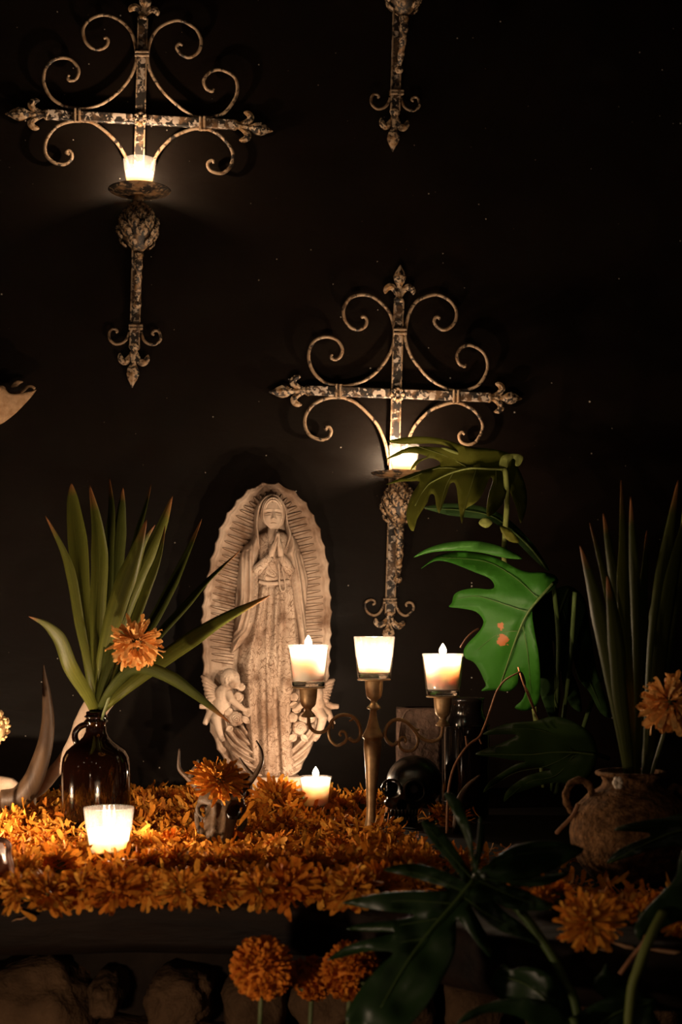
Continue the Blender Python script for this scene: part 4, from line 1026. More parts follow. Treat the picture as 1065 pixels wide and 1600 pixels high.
for i, (px, py) in enumerate(sorted([(20, 1325), (70, 1318), (228, 1318), (262, 1322), (430, 1322), (470, 1318), (520, 1325), (556, 1330), (612, 1334), (645, 1336), (255, 1290), (285, 1285), (230, 1280), (440, 1290), (500, 1296), (545, 1290)])):
    l = on_slab(px + rb.uniform(-6, 6), py, 0.012); marigold(rb.choice('bcd'), l, 'marigold head, %s in the middle of the petal bed' % nth(i), (rb.uniform(-0.4, 0.9), rb.uniform(-0.6, 0.6), rb.uniform(0, 6)), rb.uniform(0.7, 0.95), TB)
BB = 'marigold heads at the back of the petal bed by the wall'
for i, (px, py) in enumerate([(20, 1262), (60, 1255), (225, 1250), (262, 1245), (300, 1250), (535, 1262), (560, 1255), (690, 1275)]):
    l = on_slab(px, py, 0.015); marigold(rb.choice('bcd'), l, 'dim marigold head, %s at the back of the petal bed' % nth(i), (rb.uniform(0.2, 1.0), rb.uniform(-0.6, 0.6), rb.uniform(0, 6)), rb.uniform(0.8, 1.0), BB)
marigold('a', P(262, 1352, 1.83), 'brightly lit marigold right of the candle before the jug', (0.7, 0.2, 1.0), 1.05)
marigold('b', P(108, 1346, 1.86), 'brightly lit marigold left of the candle before the jug', (0.8, -0.3, 0.4), 1.1)
marigold('shag', P(432, 1250, 2.36), 'orange marigold standing on edge before the statue', (math.radians(80), 0.1, 0.2), 1.15)
marigold('shag', P(508, 1252, 2.47), 'half-hidden marigold behind the square candle', (math.radians(75), 0.3, 0.5), 0.8)
# right-hand end of the slab
marigold('shag', on_slab(922, 1440, 0.028), 'ragged marigold hanging over the slab edge before the clay pot', (math.radians(62), 0.1, -0.15), 0.85)
RB = 'dim marigold heads around the clay pot'
for i, (px, py, kk) in enumerate(sorted([(870, 1398, 'c'), (1000, 1425, 'b'), (1040, 1412, 'c'), (1062, 1436, 'b'), (845, 1402, 'd'), (720, 1345, 'd'), (740, 1352, 'b')])):
    marigold(kk, on_slab(px, py, 0.016), 'dim marigold head, %s of those at the right end of the slab' % nth(i), (rb.uniform(0.2, 0.9), rb.uniform(-0.5, 0.5), rb.uniform(0, 6)), rb.uniform(0.65, 0.8), RB)
# foreground blooms on stems
FY = 1.52
for (px, py, kk, s, rot, lb) in [(410, 1512, 'pom', 0.96, (1.2, 0.1, 0.2), 'round pompom marigold on a stem, leftmost of the three below the slab'), (488, 1528, 'pom', 0.72, (1.0, 0.3, 2.0), 'pompom marigold half hidden between two others below the slab'), (548, 1516, 'pom', 0.92, (1.1, -0.2, 4.0), 'pompom marigold below the slab, cut across by a dark leaf')]:
    Y = FY + (0.05 if kk == 'pom' and px == 488 else 0); c = P(px, py, Y)
    marigold(kk, c, lb, rot, s, stem=([c, c + Vector((-0.003, 0.004, -0.06)), c + Vector((-0.006, 0.01, -0.2)), Vector((c.x + 0.01, c.y + 0.02, -0.798))], [0.003, 0.0026, 0.0028, 0.003]))
c = P(1046, 1098, 1.74)
marigold('ray', c, 'pale orange marigold leaning out of the clay pot at the right edge', (math.radians(42), 0.2, 0.2), 1.05,
         stem=([c, P(1036, 1150, 1.745), P(1022, 1195, 1.75), P(1010, 1240, 1.76)], [0.0025] * 4))

# --- loose petals
def heap(x, y):
    return 0.010 + 0.030 * max(0, mnoise.noise(Vector((x * 11, y * 11, 2.0))) + 0.25)
mb = MB(); rp = random.Random(99); cnt = 0
def drop(x, y, z, tilt, s):
    M_ = Matrix.Translation((x, y, z)) @ Euler((rp.uniform(-tilt, tilt), rp.uniform(-tilt, tilt), rp.uniform(0, 6.283))).to_matrix().to_4x4()
    petal_strip(mb, M_, 0.020 * s, 0.0062 * s, rp.uniform(-0.7, 0.8), 0.0022, rp)
while cnt < 13000:
    x = rp.uniform(-0.72, 0.16); y = rp.uniform(1.63, 2.66)
    px = CX + x / y * F; fy = float(np.interp(x, fe[:, 0], fe[:, 1]))
    if y < fy + 0.008 or y > wall_y(x) - 0.02: continue
    if px > np.interp(y, [1.6, 1.9, 2.2, 2.6], [690, 680, 600, 600]): continue
    if rp.random() > np.interp(y, [1.6, 2.0, 2.7], [1.0, 0.85, 0.6]): continue
    drop(x, y, rp.uniform(0.001, heap(x, y) * (0.3 if (px > 470 and y > 2.08) else 1.0)), 1.15 if not (px > 560 and y > 2.1) else 0.5, rp.uniform(0.7, 1.25)); cnt += 1
for (px, py, n_, sp) in [(730, 1345, 60, 0.05), (880, 1400, 130, 0.06), (930, 1420, 120, 0.05), (1010, 1425, 200, 0.07), (1060, 1420, 100, 0.05), (700, 1285, 60, 0.04), (905, 1355, 20, 0.05)]:
    c = on_slab(px, py)
    for i in range(n_):
        x = rp.gauss(c.x, sp * 0.6); y = rp.gauss(c.y, sp * 0.5)
        if y < float(np.interp(x, fe[:, 0], fe[:, 1])) + 0.006: continue
        drop(x, y, rp.uniform(0.001, 0.012), 0.7, rp.uniform(0.7, 1.2))
for i in range(26):                                        # a few slipped over the edge
    x = rp.uniform(-0.6, 0.05); y = float(np.interp(x, fe[:, 0], fe[:, 1])); drop(x, y - 0.004, rp.uniform(-0.012, 0.008), 1.2, 1.1)
o = mb.build('loose_petals', M['petal']); o['kind'] = 'stuff'; o['label'] = 'thick bed of loose orange marigold petals strewn over the slab'; o['category'] = 'petals'
# ------------------------------------------------------------------ clay pot with yucca shoots (right)
PY_ = 1.76; pk = PY_ / F
pc = P(985, 1310, PY_); pb = Vector((pc.x, PY_, 0))
pot = thing('clay_pot', 'rough round brown clay pot with loop handles at the right end', 'pot', pb)
prow = lambda py: EYE - (py - HOR) / F * PY_
prof = [(0, 1376), (50, 1375), (66, 1366), (82, 1346), (92, 1322), (95, 1302), (92, 1280), (83, 1258), (68, 1242), (54, 1234), (46, 1228), (43, 1221), (46, 1214), (52, 1209), (54, 1207), (50, 1206), (42, 1212), (38, 1222), (40, 1236), (60, 1252), (76, 1270), (84, 1300), (78, 1340), (50, 1366), (0, 1368)]
def wob(an, z): return 0.012 * mnoise.noise(Vector((math.cos(an) * 2, math.sin(an) * 2, z * 30))) + 0.008 * mnoise.noise(Vector((math.cos(an) * 9, math.sin(an) * 9, z * 130)))
MB().lathe([(r * pk, max(prow(y), 0.0006)) for r, y in prof], 72, Matrix.Translation(pb), wob).build('body', M['clay'], pot)
MB().lathe([(51 * pk + 0.0035 * math.cos(a), prow(1208) + 0.003 * math.sin(a)) for a in np.linspace(0, 2 * math.pi, 8, False)], 40, Matrix.Translation(pb), wob, close=True).build('rim', M['clay'], pot)
for pts in ([(921, 1262), (925, 1246), (920, 1228), (907, 1219), (892, 1224), (884, 1240), (885, 1254), (892, 1266), (901, 1274)], [(1046, 1258), (1045, 1240), (1052, 1230), (1064, 1234), (1076, 1250), (1080, 1266), (1074, 1282)]):
    c = spl(pts, 5); MB().tube([P(x, y, PY_ - 0.01) for x, y in c], [5.6 * pk * (1 + 0.12 * math.sin(i * 1.3)) for i in range(len(c))], 10).build('handle', M['clay'], pot)
c = spl([(903, 1256), (896, 1272), (886, 1284), (876, 1294), (868, 1303)], 4)
st = MB().tube([P(x, y, 1.70) for x, y in c], [3.6 * pk, *[3.4 * pk] * (len(c) - 2), 2 * pk], 7).build('dry_stick', M['twig']); tag(st, 'short dry stick leaning against the clay pot handle', 'stick')
c = P(965, 1223, 1.70); mb = MB()
for i in range(6):
    an = i * 1.05; mb.ell(c + Vector((0.0035 * math.cos(an), -0.001 * (i % 2), 0.004 * math.sin(an))), (0.0036, 0.003, 0.0040), 8, 6)
bl = mb.build('blossom', M['blossom']); tag(bl, 'tiny white blossom on the clay pot rim', 'blossom')
ys = thing('yucca_shoot', 'tall sword leaves rising from the middle of the clay pot', 'plant', P(985, 1260, PY_))
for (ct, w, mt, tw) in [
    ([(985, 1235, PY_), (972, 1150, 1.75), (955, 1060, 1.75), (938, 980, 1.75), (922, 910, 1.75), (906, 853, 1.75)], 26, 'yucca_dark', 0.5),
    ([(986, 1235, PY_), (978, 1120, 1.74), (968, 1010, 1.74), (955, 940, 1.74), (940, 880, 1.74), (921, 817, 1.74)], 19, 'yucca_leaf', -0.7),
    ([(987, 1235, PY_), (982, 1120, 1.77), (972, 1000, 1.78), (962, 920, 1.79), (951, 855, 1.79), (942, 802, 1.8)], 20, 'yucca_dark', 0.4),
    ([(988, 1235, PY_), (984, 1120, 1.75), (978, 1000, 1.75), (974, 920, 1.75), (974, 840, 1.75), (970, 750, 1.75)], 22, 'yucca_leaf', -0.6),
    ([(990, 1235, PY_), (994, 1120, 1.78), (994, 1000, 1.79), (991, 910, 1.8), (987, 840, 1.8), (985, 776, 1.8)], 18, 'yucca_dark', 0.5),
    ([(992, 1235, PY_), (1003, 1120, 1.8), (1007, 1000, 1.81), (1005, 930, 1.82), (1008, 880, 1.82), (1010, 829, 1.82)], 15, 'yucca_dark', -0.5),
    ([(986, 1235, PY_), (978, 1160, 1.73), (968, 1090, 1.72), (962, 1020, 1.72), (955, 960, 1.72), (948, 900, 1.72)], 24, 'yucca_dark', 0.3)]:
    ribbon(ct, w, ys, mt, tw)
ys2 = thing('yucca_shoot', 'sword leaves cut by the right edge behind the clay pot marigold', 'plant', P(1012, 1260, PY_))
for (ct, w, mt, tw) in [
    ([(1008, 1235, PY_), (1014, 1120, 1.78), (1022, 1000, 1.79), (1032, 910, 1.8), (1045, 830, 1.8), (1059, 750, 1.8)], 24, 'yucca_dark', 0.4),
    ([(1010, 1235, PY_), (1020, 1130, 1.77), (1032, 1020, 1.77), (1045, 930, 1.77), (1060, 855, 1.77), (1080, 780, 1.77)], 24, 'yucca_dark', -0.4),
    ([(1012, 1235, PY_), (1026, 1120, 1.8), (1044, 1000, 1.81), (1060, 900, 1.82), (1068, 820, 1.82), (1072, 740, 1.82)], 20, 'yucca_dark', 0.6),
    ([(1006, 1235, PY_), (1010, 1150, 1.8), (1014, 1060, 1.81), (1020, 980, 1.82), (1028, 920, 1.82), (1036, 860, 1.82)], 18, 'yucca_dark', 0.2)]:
    ribbon(ct, w, ys2, mt, tw)

# ------------------------------------------------------------------ split-leaf plant behind, right of the candelabra
Z3 = lambda L: [(620 + x / 2.393, 660 + y / 2.393) for x, y in L]
Z4b = lambda L: [(680 + x / 2.766, 1020 + y / 2.766) for x, y in L]
sp = thing('split_leaf_plant', 'tall split-leaf plant with lobed green leaves behind the candelabra', 'plant', Vector((0.36, 2.5, 0.0)))
# olive leaf crossing the wall candle
yo = lambda x, y: 2.46 - 0.00045 * (x - 720) * 0 - 0.0009 * np.clip(y - 720, 0, 200) + 0.0006 * abs(x - 740)
top = Z4([(215, 65), (300, 45), (400, 40), (500, 52), (590, 80), (650, 95), (720, 100), (800, 112), (860, 130), (920, 150), (915, 165), (890, 190), (905, 220), (925, 270), (940, 330), (940, 400), (925, 460), (908, 490), (895, 440), (880, 390), (855, 330), (838, 280), (835, 330), (815, 390), (770, 440), (735, 455), (733, 400), (745, 330), (765, 270), (755, 250), (740, 270), (720, 320), (690, 370), (650, 400), (620, 420), (603, 495), (592, 440), (585, 390), (578, 320), (568, 285), (555, 278), (540, 290), (525, 340), (505, 390), (485, 440), (470, 400), (462, 350), (450, 337), (435, 345), (425, 380), (400, 420), (370, 470), (352, 532), (328, 510), (314, 450), (325, 390), (350, 330), (385, 275), (340, 272), (280, 275), (210, 290), (300, 250), (370, 225), (440, 205), (485, 190), (490, 175), (470, 160), (430, 152), (380, 175), (335, 218), (365, 165), (425, 148), (390, 132), (340, 125), (290, 132), (205, 163), (260, 125), (330, 95), (400, 92), (470, 96), (520, 100), (545, 98), (500, 82), (430, 76), (330, 80), (270, 78)])
lf = blade(top, yo, sp, 'leaf_olive', Z4([(830, 210), (740, 208), (650, 205), (560, 225), (480, 260), (420, 300), (360, 400)]), step=7, n=2,
      veins=[Z4([(640, 206), (540, 150), (400, 100), (250, 62)]), Z4([(600, 212), (480, 205), (320, 262)]), Z4([(800, 210), (870, 280), (910, 420)]), Z4([(780, 212), (780, 320), (750, 430)]), Z4([(680, 206), (650, 300), (610, 430)]), Z4([(560, 226), (520, 300), (488, 420)])], ribr=2.4)
MB().tube([P(x, y, 2.45) for x, y in spl([(789, 732), (792, 780), (789, 830), (788, 880), (800, 960), (830, 1080), (850, 1230)], 5)], 4.4 * 2.45 / F, 10).build('petiole', M['leaf_stem'], sp)
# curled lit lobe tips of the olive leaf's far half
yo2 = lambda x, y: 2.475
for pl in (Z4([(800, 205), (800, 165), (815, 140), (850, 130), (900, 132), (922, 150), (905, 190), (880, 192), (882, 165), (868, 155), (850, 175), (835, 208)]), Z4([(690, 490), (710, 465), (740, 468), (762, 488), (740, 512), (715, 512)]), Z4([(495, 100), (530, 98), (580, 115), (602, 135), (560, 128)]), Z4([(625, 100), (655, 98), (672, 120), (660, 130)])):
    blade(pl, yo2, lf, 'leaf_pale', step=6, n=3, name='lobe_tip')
# thin dark leaf between
yd = lambda x, y: 2.5 + 0.0004 * (x - 700)
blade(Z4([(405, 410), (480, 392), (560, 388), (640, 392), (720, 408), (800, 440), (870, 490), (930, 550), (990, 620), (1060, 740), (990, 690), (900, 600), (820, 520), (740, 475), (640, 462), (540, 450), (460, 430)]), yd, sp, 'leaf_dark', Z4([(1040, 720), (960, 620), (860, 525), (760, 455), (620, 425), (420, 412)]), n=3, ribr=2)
# bright green leaf beside the candle
yg = lambda x, y: 2.38 - 0.0005 * (x - 740) + 0.00025 * (y - 950) * 0 + 0.000003 * (y - 960) ** 2 + 0.00002 * max(0, x - 838) ** 2
mid = Z3([(90, 547), (115, 525), (150, 500), (200, 486), (270, 484), (340, 496), (400, 520), (450, 548), (500, 560), (545, 560), (590, 572), (600, 600), (560, 640), (515, 685), (505, 720), (515, 790), (528, 860), (535, 940), (535, 1010), (520, 1060), (480, 1078), (440, 1066), (470, 1035), (482, 990), (476, 950), (464, 932), (453, 938), (452, 970), (440, 992), (415, 1006), (370, 1001), (315, 1004), (332, 985), (322, 955), (305, 920), (285, 895), (255, 880), (250, 850), (270, 820), (295, 795), (318, 765), (322, 738), (295, 708), (245, 696), (195, 690), (205, 675), (213, 645), (240, 628), (290, 620), (340, 624), (362, 618), (360, 600), (340, 580), (290, 560), (230, 535), (180, 519), (135, 520)])
blade(mid, yg, sp, 'leaf_green', Z3([(585, 600), (530, 660), (490, 710), (460, 770), (430, 850), (400, 940), (380, 1000)]), step=8, n=3,
      veins=[Z3([(530, 660), (440, 580), (330, 520), (160, 505)]), Z3([(490, 710), (400, 680), (300, 650), (220, 660)]), Z3([(455, 780), (380, 790), (300, 850)]), Z3([(470, 760), (490, 880), (500, 1020)])], ribr=2.6, puff=1.3)
blade(Z3([(62, 505), (100, 478), (150, 458), (210, 446), (290, 443), (360, 455), (420, 478), (470, 510), (400, 506), (320, 488), (240, 480), (160, 482), (110, 490)]), lambda x, y: 2.34, sp, 'leaf_green2', n=3, name='leaf')
# small folded tips catching light right of the petiole
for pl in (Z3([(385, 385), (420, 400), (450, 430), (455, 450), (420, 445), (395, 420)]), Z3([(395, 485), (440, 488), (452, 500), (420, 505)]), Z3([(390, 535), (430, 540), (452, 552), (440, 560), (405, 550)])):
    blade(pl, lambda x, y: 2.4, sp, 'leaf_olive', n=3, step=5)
# dark leaf hanging behind the bright one
yh = lambda x, y: 2.44 + 0.0004 * (x - 850)
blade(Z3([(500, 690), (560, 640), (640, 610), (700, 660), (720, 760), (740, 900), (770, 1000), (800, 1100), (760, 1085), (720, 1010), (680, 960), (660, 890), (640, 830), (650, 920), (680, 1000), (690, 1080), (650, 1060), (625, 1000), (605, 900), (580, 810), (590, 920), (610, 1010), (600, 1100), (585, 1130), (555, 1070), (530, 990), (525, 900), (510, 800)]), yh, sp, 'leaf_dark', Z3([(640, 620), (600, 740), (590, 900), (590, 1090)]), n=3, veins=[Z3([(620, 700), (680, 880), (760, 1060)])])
# low leaf with pointed lobes, right of the dark vase
yl = lambda x, y: 2.16 - 0.0004 * (x - 760) + 0.0005 * (y - 1180)
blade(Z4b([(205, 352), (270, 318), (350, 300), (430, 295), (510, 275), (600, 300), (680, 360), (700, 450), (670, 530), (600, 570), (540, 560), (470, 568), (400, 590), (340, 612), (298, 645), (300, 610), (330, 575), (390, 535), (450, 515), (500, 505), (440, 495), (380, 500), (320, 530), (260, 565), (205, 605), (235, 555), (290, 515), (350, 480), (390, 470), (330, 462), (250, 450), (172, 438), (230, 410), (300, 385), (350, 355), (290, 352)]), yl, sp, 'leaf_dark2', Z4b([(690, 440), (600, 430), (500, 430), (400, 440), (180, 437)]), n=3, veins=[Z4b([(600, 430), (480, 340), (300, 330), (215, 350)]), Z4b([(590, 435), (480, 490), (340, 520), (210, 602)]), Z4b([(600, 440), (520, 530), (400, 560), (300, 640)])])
MB().tube([P(*q) for q in spl([(868, 1240, 2.25), (890, 1180, 2.3), (925, 1178, 2.24), (950, 1185, 2.3)], 4)], 0.004, 8).build('petiole', M['leaf_rib'], sp)
for pts in ([(864, 910, 2.36), (872, 1000, 2.42), (868, 1120, 2.46), (862, 1235, 2.5)], [(898, 925, 2.38), (890, 1040, 2.44), (876, 1150, 2.48), (868, 1238, 2.5)], [(983, 968, 2.6), (930, 1080, 2.56), (880, 1238, 2.52)]):
    MB().tube([P(*q) for q in spl(pts, 5)], 0.0042, 8).build('petiole', M['leaf_rib'], sp)

# ------------------------------------------------------------------ split-leaf plant growing in front of the slab
Z5 = lambda L: [(540 + x / 2.0286, 1220 + y / 2.0286) for x, y in L]
fp = thing('split_leaf_plant', 'dark glossy split-leaf plant in the foreground below the slab', 'plant', Vector((0.30, 1.34, -0.8)))
yf_ = lambda x, y: 1.40 - 0.0003 * (y - 1370) + 0.0004 * abs(x - 735) * 0.4
fore = Z5([(405, 300), (398, 240), (380, 180), (345, 110), (312, 45), (330, 38), (360, 62), (385, 120), (402, 190), (408, 240), (418, 170), (425, 110), (440, 165), (432, 230), (420, 285), (470, 245), (540, 205), (640, 190), (755, 215), (690, 265), (610, 300), (520, 312), (600, 305), (710, 290), (640, 330), (560, 335), (480, 318), (560, 345), (620, 375), (668, 402), (600, 412), (520, 405), (470, 380), (440, 350), (500, 410), (560, 455), (620, 520), (560, 500), (480, 470), (420, 420), (390, 385), (420, 440), (450, 500), (460, 560), (420, 520), (370, 455), (350, 440), (350, 500), (340, 560), (300, 640), (250, 720), (180, 790), (80, 800), (0, 760), (20, 700), (60, 640), (110, 585), (150, 545), (90, 540), (20, 550), (-60, 570), (0, 525), (80, 500), (160, 480), (90, 478), (0, 470), (60, 450), (150, 442), (220, 425), (140, 415), (40, 400), (-10, 385), (60, 365), (150, 352), (260, 350), (330, 345), (250, 318), (190, 300), (120, 282), (190, 262), (260, 270), (330, 295), (370, 315), (330, 260), (290, 215), (255, 165), (240, 130), (268, 128), (310, 165), (345, 210), (380, 265)])
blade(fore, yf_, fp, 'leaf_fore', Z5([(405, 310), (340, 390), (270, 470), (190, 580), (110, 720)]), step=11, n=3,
      veins=[Z5([(405, 310), (385, 200), (330, 60)]), Z5([(400, 310), (320, 220), (255, 140)]), Z5([(408, 305), (422, 230), (428, 130)]), Z5([(410, 305), (520, 240), (720, 215)]), Z5([(412, 312), (540, 370), (650, 400)]), Z5([(412, 308), (540, 318), (690, 295)]), Z5([(370, 350), (250, 300), (140, 280)]), Z5([(340, 390), (200, 380), (20, 388)]), Z5([(300, 435), (180, 455), (20, 470)]), Z5([(375, 370), (460, 430), (580, 490)]), Z5([(250, 500), (130, 520), (-30, 565)])], ribr=2.6, puff=1.6)
pet = lambda pts, r, mt='leaf_rib': MB().tube([P(*q) for q in spl(pts, 5)], r, 9).build('petiole', M[mt], fp)
pet([(738, 1372, 1.415), (790, 1400, 1.42), (840, 1460, 1.40), (880, 1530, 1.38), (910, 1640, 1.36), (960, 2200, 1.345)], 0.0048)
pet([(1036, 1425, 1.36), (1015, 1465, 1.345), (998, 1510, 1.34), (985, 1560, 1.34), (980, 1700, 1.34), (985, 2150, 1.34)], 0.0048, 'leaf_stem')
# leaf across the pot
yr = lambda x, y: 1.55 + 0.0003 * (1065 - x)
blade(Z4b([(770, 766), (830, 740), (920, 722), (1000, 712), (1090, 690), (1180, 720), (1200, 820), (1120, 850), (1030, 835), (960, 850), (900, 862), (840, 880), (742, 912), (760, 880), (800, 846), (860, 818), (922, 795), (915, 778), (840, 772)]), yr, fp, 'leaf_fore', Z4b([(1180, 770), (1050, 770), (900, 830), (750, 908)]), n=3, veins=[Z4b([(1100, 760), (960, 750), (780, 766)])])
blade([(1065, 1330), (1110, 1290), (1120, 1420), (1060, 1440), (1010, 1462), (1000, 1470), (990, 1450), (1010, 1420), (1038, 1390), (1056, 1370)], lambda x, y: 1.36, fp, 'leaf_fore', n=3, step=10)
# leaves at the bottom edge
ybm = lambda x, y: 1.36 + 0.0005 * abs(x - 860)
blade(Z5([(465, 665), (455, 640), (475, 600), (500, 580), (525, 600), (560, 590), (620, 600), (680, 640), (710, 700), (740, 770), (770, 860), (650, 860), (560, 800), (600, 740), (560, 700), (520, 690), (490, 692)]), ybm, fp, 'leaf_fore', Z5([(700, 800), (640, 700), (560, 640), (490, 620)]), n=3)
blade(Z5([(350, 771), (390, 730), (450, 705), (520, 690), (600, 690), (680, 720), (720, 790), (640, 800), (540, 745), (450, 735), (390, 760)]), lambda x, y: 1.33, fp, 'leaf_fore', n=3)
blade(Z5([(720, 760), (780, 710), (860, 680), (930, 690), (985, 692), (975, 730), (1000, 800), (900, 850), (780, 830)]), lambda x, y: 1.34, fp, 'leaf_fore', Z5([(760, 820), (850, 740), (970, 700)]), n=3)
blade(Z5([(780, 640), (810, 605), (825, 580), (840, 610), (900, 640), (960, 700), (900, 690), (820, 690)]), lambda x, y: 1.38, fp, 'leaf_fore', n=3)
for pts in ([(880, 1590, 1.36), (905, 1700, 1.35), (960, 2200, 1.345)], [(895, 1590, 1.33), (930, 1720, 1.34), (965, 2200, 1.345)], [(925, 1600, 1.34), (950, 1720, 1.34), (970, 2200, 1.345)], [(985, 1555, 1.37), (975, 1700, 1.35), (972, 2200, 1.345)], [(1150, 1310, 1.55), (1170, 1500, 1.45), (1060, 2100, 1.36)], [(1100, 1400, 1.36), (1090, 1560, 1.35), (1010, 2150, 1.345)]): pet(pts, 0.0042)
c = spl([(1009, 1462), (1004, 1475), (990, 1492), (978, 1508), (968, 1522)], 4)
o = MB().tube([P(x, y, 1.352) for x, y in c], 0.0022, 7).build('dry_twig', M['twig']); tag(o, 'thin brown twig hanging over the slab edge at lower right', 'twig')

# ------------------------------------------------------------------ black skull ornament, block, dark vase, twig
KY = 2.3; kk = KY / F
kb = P(645, 1300, KY); kb.z = 0
sk = thing('skull_ornament', 'glossy black ceramic skull behind the candelabra stem', 'skull', kb)
K = lambda x, y, dY=0.0: P(x, y, KY + dY)
e = lambda *r: tuple(v * kk for v in r)
mb = MB()
mb.ell(K(647, 1222, 0.012), e(44, 52, 42), 28, 18); mb.ell(K(640, 1238, -0.020), e(36, 26, 28), 20, 14)
mb.ell(K(612, 1254, -0.022), e(13, 14, 9), 12, 10); mb.ell(K(668, 1256, -0.016), e(14, 16, 9), 12, 10)
mb.ell(K(631, 1266, -0.030), e(22, 18, 15), 16, 12); mb.ell(K(631, 1287, -0.028), e(22, 16, 12), 16, 12)
mb.tube([K(680, 1258, 0.02), K(676, 1284, 0.005), K(650, 1296, -0.022), K(626, 1297, -0.034), K(610, 1291, -0.016), K(604, 1272, 0.0)], [9 * kk, 9 * kk, 9 * kk, 9 * kk, 8 * kk, 7 * kk], 10)
for (cx, cy, r, dp, sw) in ((611, 1231, 14, -0.036, 0.012), (647, 1233, 15, -0.043, -0.004)):
    mb.tube([K(cx + r * math.cos(a), cy + r * 0.92 * math.sin(a), dp - sw * math.cos(a)) for a in np.linspace(0, 2 * math.pi, 21)], 2.6 * kk, 8)
def sculpt(co):
    def push(c, r, d):
        c = np.array(c); q = np.hypot(np.hypot((co[:, 0] - c[0]) / (r[0] * kk), (co[:, 2] - c[2]) / (r[1] * kk)), 0)
        mkk = (q < 1) & (co[:, 1] < KY + 0.005); co[mkk, 1] += d * kk * (1 - q[mkk] ** 7)
    push(K(612, 1231), (12, 12), 44); push(K(646, 1233), (13, 13), 44); push(K(626, 1254), (6.5, 9), 24)
    z0 = K(630, 1275).z; mkk = (np.abs(co[:, 2] - z0) < 1.6 * kk) & (co[:, 1] < KY - 0.01); co[mkk, 1] += 3 * kk
    return co
fuse(mb, 0.0020, 4, sculpt).build('cranium', M['black_glaze'], sk)
for row, (py, n_) in enumerate(((1270, 8), (1280.5, 8))):
    for i in range(n_):
        x = 612 + i * 5.4; mb = MB().ell(K(x, py, -0.062 + 0.0006 * (i - 3.5) ** 2 + (0.004 if row else 0)), e(2.7, 3.2, 5.2), 10, 8); mb.build('tooth', M['black_glaze'], sk)
# bark-covered block
BY = 2.5; bk = BY / F
b0 = P(654, 1180, BY); b0.z = 0
blk = thing('wood_block', 'upright rough brown wooden block behind the black skull', 'block', b0)
topz = P(654, 1106, BY).z; w_ = 68 * bk; bm = bmesh.new()
mb = MB(); vs = []; nx, nz = 10, 18
for f_, (ax_, ay_) in enumerate(((1, 0), (0, 1), (-1, 0), (0, -1))):
    for j in range(nz + 1):
        for i in range(nx):
            t = i / nx * 2 - 1; hx, hy = w_ / 2, 0.04
            x, y = [(t * hx, -hy), (hx, t * hy), (-t * hx, hy), (-hx, -t * hy)][f_]
            z = topz * j / nz; q = 0.0025 * mnoise.noise(Vector((x * 40, y * 40, z * 14))) + 0.0015 * mnoise.noise(Vector((x * 140, y * 140, z * 60)))
            vs.append((f_, j, i, b0.x + x * (1 + q * 12), BY + y * (1 + q * 12), z + (0.002 * mnoise.noise(Vector((x * 60, y * 60, 3))) if j == nz else 0)))
idx = {}
for q, v in enumerate(vs): idx[(v[1], v[0] * nx + v[2])] = q; mb.v.append(v[3:])
for j in range(nz):
    for i in range(4 * nx): i2 = (i + 1) % (4 * nx); mb.f.append((idx[(j, i)], idx[(j, i2)], idx[(j + 1, i2)], idx[(j + 1, i)]))
mb.f.append(tuple(idx[(nz, i)] for i in range(4 * nx)))
recal(mb.build('block_body', M['bark_block'], blk))
c = spl([(622, 1160), (626, 1130), (634, 1112), (640, 1108)], 4)
MB().tube([P(x, y, BY - 0.0415) for x, y in c], 1.6 * bk, 6).build('carved_ridge', M['bark_block'], blk)
# dark glass vase
VY = 2.36; vk = VY / F; v0 = P(727, 1290, VY); v0.z = 0
vz = lambda py: EYE - (py - HOR) / F * VY
vase = thing('glass_vase', 'dark smoky glass vase right of the black skull', 'vase', v0)
prof = [(0, 0.001), (34 * vk, 0.001), (36 * vk, 0.004), (37 * vk, vz(1250)), (37 * vk, vz(1140)), (35 * vk, vz(1128)), (30 * vk, vz(1118)), (27 * vk, vz(1108)), (28 * vk, vz(1096)), (30 * vk, vz(1090)), (28 * vk, vz(1090)), (25 * vk, vz(1100)), (25 * vk, vz(1108)), (28 * vk, vz(1120)), (34.5 * vk, vz(1142)), (34.5 * vk, vz(1250)), (32 * vk, 0.006), (0, 0.007)]
MB().lathe(prof, 48, Matrix.Translation(v0)).build('body', M['smoky'], vase)
for py in (1133, 1250):
    MB().lathe([(37.3 * vk + 0.0012 * math.cos(a), vz(py) + 0.0012 * math.sin(a)) for a in np.linspace(0, 2 * math.pi, 8, False)], 40, Matrix.Translation(v0), close=True).build('ring', M['smoky'], vase)
# reddish branch
tw_ = thing('branch', 'thin reddish branch rising beside the dark vase', 'branch', Vector((P(700, 1300, 2.0).x, 2.0, 0)))
main = spl([(698, 1302), (700, 1240), (707, 1205), (718, 1182), (733, 1163), (748, 1152), (756, 1136), (766, 1108), (776, 1080), (790, 1062), (812, 1050)], 5)
MB().tube([P(x, y, 2.0 + 0.0002 * (1300 - y)) for x, y in main], [2.5 * 2.0 / F * (1 - 0.5 * i / len(main)) for i in range(len(main))], 7).build('main_twig', M['twig'], tw_)
for pts in ([(748, 1152), (750, 1158), (752, 1162)], [(729, 1166), (728, 1157), (727, 1150)], [(719, 1012), (728, 998), (738, 988), (748, 982)], [(809, 1042), (818, 1070), (830, 1100), (842, 1125)], [(818, 1070), (826, 1084), (838, 1118)]):
    c = spl(pts, 4); MB().tube([P(x, y, 2.06 if x < 760 else 2.2) for x, y in c], 1.6 * 2.0 / F, 6).build('side_twig', M['twig'], tw_)
c = spl([(716, 1254), (722, 1240), (732, 1226), (746, 1214), (750, 1211)], 5)
